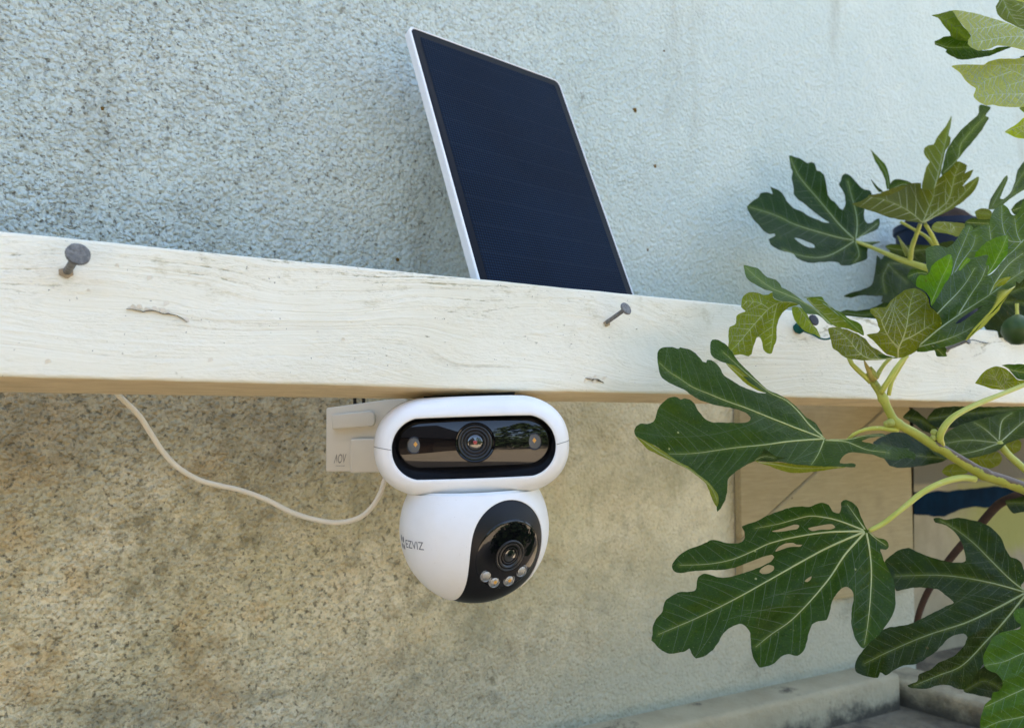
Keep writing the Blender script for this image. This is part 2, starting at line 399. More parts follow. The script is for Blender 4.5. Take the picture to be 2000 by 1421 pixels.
def tube_geo(path, rad, sides=8, flat=None):
    """list of verts/faces for a tapered tube; rad(t) in 0..1"""
    n = len(path); vs = []; fs = []
    up = None
    for i, p in enumerate(path):
        d = (path[min(n - 1, i + 1)] - path[max(0, i - 1)])
        if d.length < 1e-9: d = Vector((0, 0, 1))
        d.normalize()
        if up is None:
            up = d.orthogonal().normalized()
        up = (up - d * up.dot(d)); up = up.normalized() if up.length > 1e-6 else d.orthogonal().normalized()
        s = d.cross(up); r = rad(i / (n - 1)) if callable(rad) else rad
        for j in range(sides):
            a = 2 * math.pi * j / sides; vs.append(p + up * (math.cos(a) * r) + s * (math.sin(a) * r))
    for i in range(n - 1):
        for j in range(sides):
            q = (j + 1) % sides; fs.append((i * sides + j, i * sides + q, (i + 1) * sides + q, (i + 1) * sides + j))
    fs.append(tuple(range(sides - 1, -1, -1))); fs.append(tuple((n - 1) * sides + j for j in range(sides)))
    return vs, fs
def tube(name, path, rad, parent=None, m=None, sides=8):
    vs, fs = tube_geo(path, rad, sides); return pydata(name, vs, fs, parent, m)
def add_geo(V, Fc, vs, fs):
    o = len(V); V.extend(vs); Fc.extend([tuple(i + o for i in f) for f in fs])

# ================================================================== large structure
YB = 0.452                 # front of the beam
YW = 0.66                  # plaster wall
# ground (sun-lit gravel drive behind the viewer), raised concrete ledge below the wall
def ground_material():
    m, t, b = mat('gravel_drive'); k = N(t); v = k.coord()
    vo = k.vor(v, 45); c = k.mix(vo.outputs['Color'], (.34, .27, .19), (.46, .38, .28))
    c = k.mix(k.rng(k.noise(v, .5, 4), .5, .7), c, (.30, .25, .15))
    k.put(b.inputs['Base Color'], c); b.inputs['Roughness'].default_value = .95
    k.put(b.inputs['Normal'], k.bump(vo.outputs['Distance'], .8, .01)); return m
pg = []
nG = 40
for i in range(nG + 1):
    for j in range(nG + 1):
        x = (i / nG * 2 - 1); y = (j / nG * 2 - 1)
        x = math.copysign(abs(x) ** 2, x) * 120; y = math.copysign(abs(y) ** 2, y) * 120
        pg.append((x, y, .02 * noise.noise(Vector((x * .4, y * .4, 0)))))
fg = [(i * (nG + 1) + j, (i + 1) * (nG + 1) + j, (i + 1) * (nG + 1) + j + 1, i * (nG + 1) + j + 1) for i in range(nG) for j in range(nG)]
tag(pydata('ground', pg, fg, None, ground_material()), kind='structure')

# plaster wall: fine plaster sheet with thickness; the lower right ends at the recess with the painted boards
bm = bmesh.new()
XE = PY(1786, 1100, YW).x
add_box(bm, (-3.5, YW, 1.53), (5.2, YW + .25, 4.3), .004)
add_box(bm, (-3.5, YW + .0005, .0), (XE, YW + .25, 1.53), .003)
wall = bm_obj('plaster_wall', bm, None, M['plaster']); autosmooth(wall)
tag(wall, 'rough weathered plaster wall, blue-grey above the white beam and mould-stained below, with warm bounce light painted in ochre', 'wall')
for px, py, s in ((1240, 215, 5), (1279, 324, 4), (200, 212, 3), (1265, 488, 2.4), (776, 507, 3.4), (1297, 100, 2.2)):
    c = PY(px, py, YW); k_ = s * .93 / F * .75
    vs = []; fs = []
    bmx = bmesh.new(); bmesh.ops.create_icosphere(bmx, subdivisions=2, radius=1)
    for v in bmx.verts:
        q = noise.noise(v.co * 1.7 + Vector((px, py, 0)))
        v.co = Vector((c.x + v.co.x * k_ * (1 + .8 * q), c.y - .0002 + v.co.y * k_ * .35, c.z + v.co.z * k_ * 1.15 * (1 + .8 * q)))
    bm_obj('debris_speck', bmx, wall, M['speck'])

# board cladding on the lower right of the wall with a diagonal joint
bx0, bx1 = PY(1447, 900, YW - .012).x, PY(1783, 900, YW - .012).x
brd = thing('board_cladding', (bx0, YW - .006, 1.2), 'tan painted boards with a diagonal joint on the lower wall behind the fig leaves', 'boarding')
zt = 1.545; zb = PY(1500, 1190, YW - .012).z
pa, pb = PY(1480, 1030, YW - .012), PY(1660, 885, YW - .012)
sl = (pb.z - pa.z) / (pb.x - pa.x)
zl = pa.z + sl * (bx0 - pa.x); xt = pa.x + (zt - pa.z) / sl
def slab(name, poly, y0, y1, parent, m, bev=.0012):
    b = bmesh.new(); f0 = [b.verts.new((x, y0, z)) for x, z in poly]; f1 = [b.verts.new((x, y1, z)) for x, z in poly]
    b.faces.new(f0); b.faces.new(f1[::-1]); n = len(poly)
    for i in range(n): b.faces.new((f0[i], f0[(i + 1) % n], f1[(i + 1) % n], f1[i]))
    bmesh.ops.recalc_face_normals(b, faces=b.faces)
    bmesh.ops.bevel(b, geom=list(b.edges), offset=bev, segments=2, affect='EDGES')
    o = bm_obj(name, b, parent, m); return autosmooth(o)
xt = min(xt, bx1)
slab('plank', [(bx0, zl), (xt, zt), (bx0, zt)], YW - .010, YW - .0006, brd, M['board'])
slab('plank', [(bx0, zb), (bx1 - .003, zb), (bx1 - .003, zt), (xt + .0003, zt), (bx0, zl - .0003)], YW - .012, YW - .0006, brd, M['brace'])
for px, py, a, s in ((1545, 972, .6, 9), (1646, 931, -.4, 4)):
    c = PY(px, py, YW - .0105); vs = []; n = 12
    d1 = Vector((math.cos(a), 0, math.sin(a))); d2 = Vector((-math.sin(a), 0, math.cos(a))); q = s * .9 / F
    vs = [c + Vector((0, -.0022, 0))] + [c + d1 * (q * math.cos(i * 2 * math.pi / n)) + d2 * (q * .38 * math.sin(i * 2 * math.pi / n)) for i in range(n)]
    pydata('knot', vs, [(0, i + 1, (i + 1) % n + 1) for i in range(n)], brd, M['bark'])

# recess on the right: a painted board with a blue band
YR = YW + .085
def back_board_mat():
    m, t, b = mat('hand_painted_board'); k = N(t); v = k.coord()
    xyz = k.n('ShaderNodeSeparateXYZ'); k.put(xyz.inputs[0], v); X, Z = xyz.outputs['X'], xyz.outputs['Z']
    nz = k.noise(k.coord((4, 1, 1)), 22, 6, .7)
    cream = k.mix(k.rng(k.noise(v, 20, 5, .6), .35, .65), (.33, .29, .18), (.41, .355, .23))
    yel = k.math('MULTIPLY', k.rng(k.math('ADD', Z, k.math('MULTIPLY', nz, .05)), PY(1900, 1095, YR).z + .02, PY(1900, 1060, YR).z + .02), k.rng(k.math('ADD', X, k.math('MULTIPLY', nz, .1)), PY(1830, 1040, YR).x + .05, PY(1930, 1040, YR).x + .05))
    c = k.mix(k.math('MULTIPLY', yel, .85), cream, (.30, .32, .06))
    g = k.rng(Z, PY(1850, 948, YR).z, PY(1850, 938, YR).z)
    c = k.mix(g, c, (.15, .145, .11))
    k.put(b.inputs['Base Color'], c); b.inputs['Roughness'].default_value = .7
    k.put(b.inputs['Normal'], k.bump(nz, .4, .002)); return m
bb = thing('painted_backboard', (XE + .3, YR, 1.2), 'cream and yellow painted board with a ragged blue band behind the fig branch', 'painted board')
slab('board', [(XE - .02, .9), (XE + 1.4, .9), (XE + 1.4, 1.56), (XE - .02, 1.56)], YR, YR + .02, bb, back_board_mat())
V = []; Fc = []; n = 90
tl, tr, bl, br = PY(1786, 962, YR), PY(2000, 946, YR), PY(1786, 1006, YR), PY(2000, 985, YR)
top_z, bot_z = (tl.z + tr.z) / 2, (bl.z + br.z) / 2
for i in range(n + 1):
    x = XE - .015 + i / n * 1.2
    za = top_z + .004 * noise.noise(Vector((x * 40, 1, 0))) + .006 * noise.noise(Vector((x * 9, 4, 0)))
    zc = bot_z + .007 * noise.noise(Vector((x * 50, 2, 0))) + .012 * noise.noise(Vector((x * 11, 7, 0)))
    V += [(x, YR - .0005, za), (x, YR - .0016, za - .002), (x, YR - .0016, zc + .002), (x, YR - .0005, zc)]
Fc = [(i * 4 + j, i * 4 + j + 1, (i + 1) * 4 + j + 1, (i + 1) * 4 + j) for i in range(n) for j in range(3)]
pydata('blue_band', V, Fc, bb, simple('blue_brush_paint', (.001, .018, .045), .8, .05, (300, .5, .001), 35))

# low curb along the foot of the wall, with the ledge below it
def concrete(name, a, c, dirty, zlo=0, zhi=0):
    m, t, b = mat(name); k = N(t); v = k.coord()
    col = k.mix(k.rng(k.noise(v, 18, 5, .6), .3, .7), a, c)
    col = k.mix(k.rng(k.noise(v, 15, 6, .7, .4), .5 - dirty, .66 - dirty * .4, 0, .85), col, (.05, .045, .035))
    if zhi:
        xyz = k.n('ShaderNodeSeparateXYZ'); k.put(xyz.inputs[0], v)
        gr = k.rng(k.math('ADD', xyz.outputs['Z'], k.math('MULTIPLY', k.math('SUBTRACT', k.noise(v, 26, 6, .7), .5), .07)), zhi, zlo, 0, .9)
        col = k.mix(gr, col, (.035, .032, .024))
    k.put(b.inputs['Base Color'], col); b.inputs['Roughness'].default_value = .9
    k.put(b.inputs['Normal'], k.bump(k.noise(v, 170, 5, .6), .8, .003)); return m
zc1 = PY(1600, 1347, YW - .035).z; zc0 = PY(1758, 1385, YW - .04).z
xc = PY(1762, 1385, YW - .04).x
bm = bmesh.new(); add_box(bm, (-2.5, YW - .040, .85), (xc, YW + .01, zc1), .006, 3)
cu = bm_obj('concrete_curb', bm, None, concrete('curb_concrete', (.37, .33, .215), (.46, .42, .28), -.06, zc0, zc0 + .022)); autosmooth(cu)
tag(cu, 'pale concrete curb running along the foot of the plaster wall', 'curb')
bm = bmesh.new(); add_box(bm, (xc + .002, .46, .85), (xc + .075, YW + .30, PY(1772, 1342, YW - .05).z), .007, 3)
for v in bm.verts: v.co.x += (YW - v.co.y) * .22
cu2 = bm_obj('concrete_curb', bm, None, concrete('curb_concrete_dirty', (.37, .33, .21), (.46, .41, .27), -.04, zc0, zc0 + .04)); autosmooth(cu2)
tag(cu2, 'soot-stained concrete edging that turns the corner under the lowest fig leaves', 'curb')
bm = bmesh.new(); add_box(bm, (-2.5, .50, .0), (2.2, YW + .2, zc0), .01)
lg = bm_obj('concrete_ledge', bm, None, concrete('ledge_concrete', (.17, .15, .10), (.26, .23, .16), .12)); autosmooth(lg)
tag(lg, kind='structure')

# ------------------------------------------------------------------ timber beam
zb_ = 1.5 + .0392 * YB; zt_ = 1.5 + .2030 * YB
def beam():
    x0, x1, n = -1.2, 3.6, 900
    D, rad = .046, .0022
    prof = []
    H = zt_ - zb_ + .002
    corners = [(0, 0), (D, 0), (D, H), (0, H)]
    # rounded rectangle, extra points on the long sides
    def arc(cx, cz, a0):
        return [(cx + rad * math.cos(R(a0 + 22.5 * i)), cz + rad * math.sin(R(a0 + 22.5 * i))) for i in range(5)]
    prof += arc(rad, rad, 180); prof += [(D * f, 0) for f in (.25, .5, .75)]
    prof += arc(D - rad, rad, 270); prof += arc(D - rad, H - rad, 0); prof += [(D * f, H) for f in (.7, .3)]
    prof += arc(rad, H - rad, 90); prof += [(0, H * f) for f in (.9, .75, .6, .45, .3, .15)]
    m_ = len(prof); V = []; Fc = []; mi = []
    for i in range(n + 1):
        x = x0 + (x1 - x0) * i / n
        tilt = R(9.3 - 3.2 * max(-.5, min(1.2, x)))
        c_, s_ = math.cos(tilt), math.sin(tilt)
        for (y, z) in prof:
            e = 1 if (y < .004 or z > H - .004) else .5
            nz = noise.noise(Vector((x * 60, y * 70, z * 70)))
            nz2 = noise.noise(Vector((x * 14, y * 20 + 9, z * 20)))
            dy = (.00035 * nz + .0004 * nz2) * e; dz = (.0003 * nz2 + .00035 * nz) * e
            y2, z2 = y + dy, z + dz
            # top leans back to the wall; the underside turns to the viewer
            V.append((x, YB + y2 * c_ + z2 * s_ * .55, zb_ + z2 - y2 * s_))
    for i in range(n):
        for j in range(m_):
            q = (j + 1) % m_; Fc.append((i * m_ + j, (i + 1) * m_ + j, (i + 1) * m_ + q, i * m_ + q))
            mi.append(1 if 3 <= j < 9 else 0)
    Fc.append(tuple(range(m_))); Fc.append(tuple(n * m_ + j for j in range(m_ - 1, -1, -1))); mi += [1, 1]
    V = [Vector(v) - Vector((0, YB, zb_)) for v in V]
    o = pydata('timber_beam', V, Fc, None, [M['paint'], M['barewood']], True, mi)
    o.location = (0, YB, zb_); bmx = bmesh.new(); bmx.from_mesh(o.data); bmesh.ops.recalc_face_normals(bmx, faces=bmx.faces); bmx.to_mesh(o.data); bmx.free()
    return tag(o, 'cream painted timber beam with flaking paint crossing in front of the plaster wall', 'beam')
BEAM = beam()
def on_beam(px, py, off=0.0):
    """point on the leaning front face"""
    p = PY(px, py, YB)
    for _ in range(3):
        tilt = R(9.3 - 3.2 * max(-.5, min(1.2, p.x))); p = PY(px, py, YB + (p.z - zb_) * math.sin(tilt) * .55 - off)
    return p
# long crack with lifted flakes, and a splintered chip
ck = [(247, 603), (262, 604), (280, 608), (298, 606), (318, 612), (338, 614), (352, 619), (366, 629)]
def crack_strip(pts, wid):
    V = []; Fc = []; k_ = 0
    P3 = smooth_path([on_beam(x, y, .0013) for x, y in pts], .0012)
    for i, p in enumerate(P3):
        t = i / (len(P3) - 1); hw = wid * (.25 + abs(noise.noise(Vector((i * .7, 3, 1)))) * 1.6) * math.sin(math.pi * min(.98, max(.04, t)))
        j = .0005 * noise.noise(Vector((i * .9, 0, 5)))
        V += [p + WZ * (hw + j), p + Vector((0, .0016, j)), p - WZ * (hw - j)]
    for i in range(len(P3) - 1):
        Fc += [(i * 3, i * 3 + 3, i * 3 + 4, i * 3 + 1), (i * 3 + 1, i * 3 + 4, i * 3 + 5, i * 3 + 2)]
    return V, Fc
V, Fc = crack_strip(ck, .00030); pydata('paint_crack', V, Fc, BEAM, M['crack'])
V, Fc = crack_strip([(1144, 738), (1156, 741), (1168, 742), (1180, 747)], .0011); pydata('paint_crack', V, Fc, BEAM, M['crack'])
V = []; Fc = []
for i in range(30):
    if i < 10:
        t = random.random(); a = ck[min(6, int(t * 7))]; b_ = ck[min(7, int(t * 7) + 1)]; q = t * 7 % 1
        x, y = a[0] + (b_[0] - a[0]) * q, a[1] + (b_[1] - a[1]) * q - random.uniform(0, 5)
    elif i < 18: x, y = random.uniform(1140, 1185), random.uniform(736, 750)
    else: x, y = random.uniform(60, 700), random.uniform(520, 730)
    p = on_beam(x, y, .0004); s = random.uniform(.0007, .0019); a = random.uniform(-.6, .6)
    d = Vector((math.cos(a), 0, math.sin(a))); e = Vector((-math.sin(a) * .6, -random.uniform(.15, .7), math.cos(a)))
    add_geo(V, Fc, [p - d * s, p + d * s, p + d * s * .6 + e * s * 1.2, p - d * s * .5 + e * s * 1.4], [(0, 1, 2, 3)])
fl = pydata('paint_flakes', V, Fc, BEAM, M['flake'], False); tag(fl, kind='stuff')

# ================================================================== nails in the beam
def nail(base, head, rh, rs, label, m):
    d = (head - base).normalized()
    t = thing('nail', base, label, 'nail', 'nails sticking out of the beam')
    s0 = base - d * .012
    tube('shaft', [s0.lerp(head, i / 6) for i in range(7)], rs, t, m, 12)
    V = [base + Vector((0, -.0011, 0))]; nr = 22
    for j in range(nr):
        a = 2 * math.pi * j / nr; q = rs * (1.35 + .55 * noise.noise(Vector((math.cos(a) * 1.7, math.sin(a) * 1.7, base.x * 31))))
        V.append(base + Vector((q * math.cos(a) * 1.3, -.0009, q * math.sin(a) - rs * .4)))
    pydata('rust_stain', V, [(0, j + 1, (j + 1) % nr + 1) for j in range(nr)], t, M['rusty'])
    up = d.orthogonal().normalized(); sd_ = d.cross(up); V = []; n = 28
    prof = [(0, -.0008), (.9, -.0007), (1.0, -.0002), (1.0, .0006), (.93, .0011), (.6, .00125), (.0, .0013)]
    rings = [(rh * a, h) for a, h in prof]; Fc = []
    for a, h in rings:
        for j in range(n):
            ang = 2 * math.pi * j / n; k_ = 1 + .035 * noise.noise(Vector((math.cos(ang) * 2, math.sin(ang) * 2, base.x * 9)))
            V.append(head + d * h + up * (a * k_ * math.cos(ang)) + sd_ * (a * k_ * math.sin(ang)))
    for i in range(len(rings) - 1):
        for j in range(n):
            q = (j + 1) % n; Fc.append((i * n + j, i * n + q, (i + 1) * n + q, (i + 1) * n + j))
    autosmooth(pydata('head', V, Fc, t, m), 40)
    return t
def nl(b, h, dz, rh, rs, label, m=None):
    base = on_beam(*b); zb2 = (base - CAM).dot(FW); return nail(base, P(h[0], h[1], zb2 - dz), rh, rs, label, m or M['nail'])
nl((131, 530), (152, 497), .019, .0058, .0021, 'thick nail with a broad grey head at the left end of the beam')
nl((1184, 630), (1222, 603), .014, .0048, .0016, 'slim galvanised nail in the beam just below the solar panel corner')
nl((1556, 643), (1589, 625), .016, .0050, .0021, 'dark nail wound with green twine, half behind a drooping leaf', M['rust'])
nl((1848, 681), (1889, 664), .016, .0042, .0020, 'grey nail beyond the blue-green leaf with a thin wire on its head')
# green twine wound round the third nail, tail along the beam
b3 = on_beam(1556, 643); z3 = (b3 - CAM).dot(FW); h3 = P(1589, 625, z3 - .016); d3 = (h3 - b3).normalized(); u3 = d3.orthogonal().normalized(); s3 = d3.cross(u3)
tw = thing('green_twine', b3, 'dark green twine wrapped round the foot of a nail with a loose end', 'twine')
pts = []
for i in range(80):
    a = i * .62; q = i / 79
    rr = .0030 + .0012 * abs(math.sin(i * .37)); pts.append(b3 + d3 * (.0006 + .0052 * abs((q * 3) % 2 - 1)) + u3 * (rr * math.cos(a)) + s3 * (rr * math.sin(a)))
tube('coil', smooth_path(pts, .0008), .0008, tw, M['twine'], 6)
tube('loose_end', smooth_path([b3 + d3 * .002, P(1574, 648, z3 - .004), P(1590, 654, z3 + .002), P(1603, 661, z3 + .006), P(1616, 662, z3 + .004), P(1628, 657, z3 + .010)], .001), .0009, tw, M['twine'], 6)
wz = (on_beam(1890, 665) - CAM).dot(FW)
wr = tube('thin_wire', smooth_path([P(1889, 664, wz - .012), P(1903, 664, wz - .004), P(1922, 669, wz + .01), P(1950, 671, wz + .035), P(2000, 671, wz + .09), P(2060, 668, wz + .15)], .003), .00055, None, M['wire'], 6)
tag(wr, 'thin grey wire running off along the beam from the farthest nail', 'wire')

# ================================================================== solar panel
d1 = .648 / F
def cam_pt(x, y, z): return CAM + (RT * x - UP * y + FW * z) * d1       # camera-frame units (x right, y down)
TLc = Vector((-203, -662, 1444)); v_dn = Vector((.256, .911, -.324)).normalized(); u_rt = Vector((312, 7, 266))
PW = u_rt.length; u_rt.normalize(); v_dn = (v_dn - u_rt * u_rt.dot(v_dn)).normalized(); nb = u_rt.cross(v_dn)      # nb points away from the viewer
if nb.z < 0: nb = -nb
PL, PT = 668, 21
def panel_frame_axes():
    conv = lambda a: (RT * a.x - UP * a.y + FW * a.z)
    return conv(u_rt).normalized(), conv(-v_dn).normalized(), conv(-nb).normalized()
ux, uy, uz = panel_frame_axes()
pc = cam_pt(*(TLc + u_rt * PW / 2 + v_dn * PL / 2))
sp_ = thing('solar_panel', pc, 'slim dark blue solar panel in a white frame leaning above the beam', 'solar panel')
Mp = Matrix(((ux.x, uy.x, uz.x, pc.x), (ux.y, uy.y, uz.y, pc.y), (ux.z, uy.z, uz.z, pc.z), (0, 0, 0, 1)))
sp_.rotation_euler = Mp.to_euler()
def rrect(hw, hh, r, n=6):
    out = []
    for cx, cy, a in ((hw - r, hh - r, 0), (-hw + r, hh - r, 90), (-hw + r, -hh + r, 180), (hw - r, -hh + r, 270)):
        for i in range(n + 1):
            t = R(a + 90 * i / n); out.append((cx + r * math.cos(t), cy + r * math.sin(t)))
    return out
def loft(name, loops, parent, m, caps=(True, True), local=False, smooth=True, deg=35):
    n = len(loops[0]); V = [p for l in loops for p in l]; Fc = []
    for i in range(len(loops) - 1):
        for j in range(n):
            q = (j + 1) % n; Fc.append((i * n + j, i * n + q, (i + 1) * n + q, (i + 1) * n + j))
    if caps[0]: Fc.append(tuple(range(n - 1, -1, -1)))
    if caps[1]: Fc.append(tuple((len(loops) - 1) * n + j for j in range(n)))
    o = pydata(name, V, Fc, parent, m)
    if local: o.matrix_parent_inverse = Matrix.Identity(4)
    bmx = bmesh.new(); bmx.from_mesh(o.data); bmesh.ops.recalc_face_normals(bmx, faces=bmx.faces); bmx.to_mesh(o.data); bmx.free()
    return autosmooth(o, deg)
hw, hh, th = PW * d1 / 2, PL * d1 / 2, PT * d1
def L(l, z): return [(x, y, z) for x, y in l]
loft('frame', [L(rrect(hw - .0015, hh - .0015, .006), -th), L(rrect(hw, hh, .007), -th + .0015), L(rrect(hw, hh, .007), -.0008), L(rrect(hw - .0008, hh - .0008, .0065), 0),
               L(rrect(hw - .0018, hh - .0018, .006), 0), L(rrect(hw - .0020, hh - .0020, .006), -.0008)], sp_, M['frame'], local=True)
loft('front_sheet', [L(rrect(hw - .0021, hh - .0021, .006), -.0010), L(rrect(hw - .0021, hh - .0021, .006), -.0004), L(rrect(hw - .0026, hh - .0026, .0056), -.0002)], sp_, M['solaredge'], local=True)
loft('cell_area', [L(rrect(hw - .0100, hh - .0100, .0005, 2), -.00025), L(rrect(hw - .0100, hh - .0100, .0005, 2), .00006)], sp_, M['solar'], local=True)
# bracket arm behind the panel, down to the beam
loft('mount_arm', [L(rrect(.012, .012, .004), -th - .0005), L(rrect(.012, .012, .004), -th - .006), L(rrect(.007, .010, .003), -th - .012)], sp_, M['white'], local=True)

# ================================================================== security camera
DZ = .490; SC = DZ / F
oc = P(922, 869, DZ)
wv = (CAM - oc).normalized()
uu = RT - wv * RT.dot(wv); uu.normalize(); vv = wv.cross(uu)
roll = R(1.9); uu, vv = uu * math.cos(roll) + vv * math.sin(roll), -uu * math.sin(roll) + vv * math.cos(roll)
pit = R(1.0); vv, wv = vv * math.cos(pit) + wv * math.sin(pit), wv * math.cos(pit) - vv * math.sin(pit)
cmr = thing('security_camera', oc, 'white two-lens security camera with a round pan-tilt head hanging under the beam', 'security camera')
Mc = Matrix(((uu.x, vv.x, wv.x, oc.x), (uu.y, vv.y, wv.y, oc.y), (uu.z, vv.z, wv.z, oc.z), (0, 0, 0, 1)))
cmr.rotation_euler = Mc.to_euler()
def cl(pts): return [(x * SC, y * SC, z * SC) for x, y, z in pts]
NA = 96
def stad(hw_, hh_, n=2.25, cx=0, cy=0, sq=1.0):
    """stadium outline: superelliptic ends on a straight middle"""
    out = []; st = max(0, hw_ - hh_ * sq)
    for i in range(NA):
        a = 2 * math.pi * i / NA; c, s = math.cos(a), math.sin(a)
        x = math.copysign(abs(c) ** (2 / n), c) * (hw_ - st) + math.copysign(st, c) * min(1, abs(c) * 6); y = math.copysign(abs(s) ** (2 / n), s) * hh_
        out.append((x + cx, y + cy))
    return out
full = stad(191, 97, 2.25, 0, 0, 1.18); opn = stad(154, 58, 2.05, 4, -3, 1.0)
def lerp2(k_, w_): return [(a[0] * (1 - k_) + b[0] * k_, a[1] * (1 - k_) + b[1] * k_, w_) for a, b in zip(full, opn)]
def scale2(s, w_): return [(a[0] * s, a[1] * s, w_) for a in full]
body = [scale2(.5, -150), scale2(.80, -147), scale2(.92, -138), scale2(.985, -115), scale2(1.0, -80), lerp2(0, -20), lerp2(.03, 2), lerp2(.10, 22), lerp2(.22, 38), lerp2(.40, 50), lerp2(.62, 57), lerp2(.85, 60), lerp2(.97, 60.5), lerp2(1.0, 59.5), lerp2(1.02, 57), lerp2(1.025, 44)]
loft('body_shell', [cl(l) for l in body], cmr, M['white'], local=True, deg=60, caps=(True, False))
# black recess and glass front
opn2 = stad(153.5, 57.5, 2.05, 4, -3, 1.0); gl = stad(146, 45, 2.05, 4, 5, 1.0)
def o3(o_, w_, s=1.0): return [(4 + (a[0] - 4) * s, a[1] * s, w_) for a in o_]
loft('front_recess', [cl(o3(opn2, 58.5)), cl(o3(opn2, 55, .985)), cl([(a[0] * .25 + b[0] * .75, a[1] * .25 + b[1] * .75, 36) for a, b in zip(opn2, gl)]), cl(o3(gl, 32))], cmr, M['satin'], local=True, deg=50, caps=(False, True))
def gz(x, y): return 48.2 - (y - 5) ** 2 / 340.0 - (x - 4) ** 2 / 2400.0        # gently domed front glass
gl_loops = [[(4 + (a[0] - 4) * q, 5 + (a[1] - 5) * q, 30) for a in gl] for q in (1.0,)]
for q in (1.0, .985, .96, .92, .86, .78, .68, .56, .42, .28, .14, .04):
    gl_loops.append([(4 + (a[0] - 4) * q, 5 + (a[1] - 5) * q, gz(4 + (a[0] - 4) * q, 5 + (a[1] - 5) * q) - (1.2 if q == 1.0 else 0)) for a in gl])
loft('front_glass', [cl(l) for l in gl_loops], cmr, M['gloss'], local=True, deg=50)
# seams
def loft_pt(i, k_, w_): a, b = full[i], opn[i]; return Vector((a[0] * (1 - k_) + b[0] * k_, a[1] * (1 - k_) + b[1] * k_, w_))
ks = [(1.0, -60), (.0, -20), (.03, 2), (.10, 22), (.22, 38), (.40, 50), (.62, 57), (.85, 60), (.97, 60.5)]
for idx in (1, NA // 2 - 1):
    pth = smooth_path([loft_pt(idx, (0 if n_ == 0 else k_), w_) + Vector((0, -4, .2)) for n_, (k_, w_) in enumerate(ks)], 4)
    o = tube('seam', [p * SC for p in pth], .55 * SC, cmr, M['seam'], 5); o.matrix_parent_inverse = Matrix.Identity(4)
pth = [loft_pt(i, .012, -8) for i in range(int(NA * .085), int(NA * .425))]
o = tube('seam', [p * SC for p in pth], .6 * SC, cmr, M['seam'], 5); o.matrix_parent_inverse = Matrix.Identity(4)
def lathe(name, cx, cy, prof, parent, m, n=48, sx=1.0, frame=None, deg=35):
    """prof: (radius, w) in px"""
    V = []; Fc = []
    for r_, w_ in prof:
        for j in range(n):
            a = 2 * math.pi * j / n; p = Vector((cx + r_ * sx * math.cos(a), cy + r_ * math.sin(a), w_)) if frame is None else frame(r_ * sx * math.cos(a), r_ * math.sin(a), w_)
            V.append(p * SC)
    for i in range(len(prof) - 1):
        for j in range(n):
            q = (j + 1) % n; Fc.append((i * n + j, i * n + q, (i + 1) * n + q, (i + 1) * n + j))
    if prof[-1][0] > .01: Fc.append(tuple((len(prof) - 1) * n + j for j in range(n)))
    o = pydata(name, V, Fc, parent, m); o.matrix_parent_inverse = Matrix.Identity(4)
    bmx = bmesh.new(); bmx.from_mesh(o.data); bmesh.ops.remove_doubles(bmx, verts=bmx.verts, dist=1e-7); bmesh.ops.recalc_face_normals(bmx, faces=bmx.faces); bmx.to_mesh(o.data); bmx.free()
    return autosmooth(o, deg)
LX, LY = 6, 6
bar = lathe('lens', LX, LY, [(38, 44), (38, 50), (36, 52), (33.5, 51), (33, 47.8), (32, 47.8)], cmr, M['gloss'])
lathe('ring', LX, LY, [(32, 46), (32, 54), (30.5, 55), (28.5, 54), (27.5, 50), (26.5, 50), (26, 54), (24.5, 55), (23, 54), (21, 49.5), (20, 49.5), (19.6, 51.5), (18.5, 52), (17, 51), (15, 47.5)], bar, M['ring'])
lathe('lens_glass', LX, LY, [(15.5, 48.4), (14, 49.7), (10, 51), (5, 51.7), (0, 52)], bar, M['lensglass'])
lathe('lens_glint', LX, LY, [(4.2, 51.5), (3.4, 52.2), (1.5, 52.6), (0, 52.7)], bar, M['redglint'], 20)  # red glint in the lens, put in as a coloured dot
for sx in (-1, 1):
    x = 5 + 114 * sx
    sl_ = lathe('spotlight', x, 4, [(16.5, 36), (16.5, 42.9), (15.3, 43.5), (14.4, 43)], cmr, M['satin'], 36, .88)
    lathe('reflector', x, 4, [(14.5, 42.7), (12.5, 43.8), (8, 44.8), (0, 45.1)], sl_, M['spotglass'], 36, .86)
    c_ = lathe('light_chip', x + 4 - 3 * (sx > 0) - 1.5, 6, [(5.5, 44.2), (5, 45.6), (0, 45.9)], sl_, M['ledcore'], 4, .75)
# pan-tilt ball
BR = 148; BC = Vector((0.5, -161, -42))
dL = Vector((.463, -.30, .834)).normalized(); A_ = Vector((.874, 0, -.485)); A_ = (A_ - dL * A_.dot(dL)).normalized(); Ub = dL.cross(A_)
if Ub.y < 0: Ub = -Ub
def inside(p):
    s, q, t = p.dot(A_), p.dot(dL), p.dot(Ub); th_ = math.degrees(math.atan2(t, q))
    hwid = .525 - .12 * max(0, min(1, (-th_ - 5) / 75.0))
    if -130 <= th_ <= 10: return abs(s) < hwid
    c = dL * math.cos(R(10)) + Ub * math.sin(R(10)) if th_ > 10 else dL * math.cos(R(-130)) + Ub * math.sin(R(-130))
    lim = .525 if th_ > 10 else .405
    return p.dot(c) > math.sqrt(1 - lim * lim)
CC = (dL * math.cos(R(-45)) + Ub * math.sin(R(-45))).normalized(); C1 = CC.orthogonal().normalized(); C2 = CC.cross(C1)
def sph(psi, rho): return CC * math.cos(rho) + (C1 * math.cos(psi) + C2 * math.sin(psi)) * math.sin(rho)
NP = 160; V = []; Fc = []; rows = 34
rhos = []
for i in range(NP):
    psi = 2 * math.pi * i / NP; lo, hi = .02, math.pi * .8
    for _ in range(26):
        md = (lo + hi) / 2
        if inside(sph(psi, md)): lo = md
        else: hi = md
    rhos.append(lo)
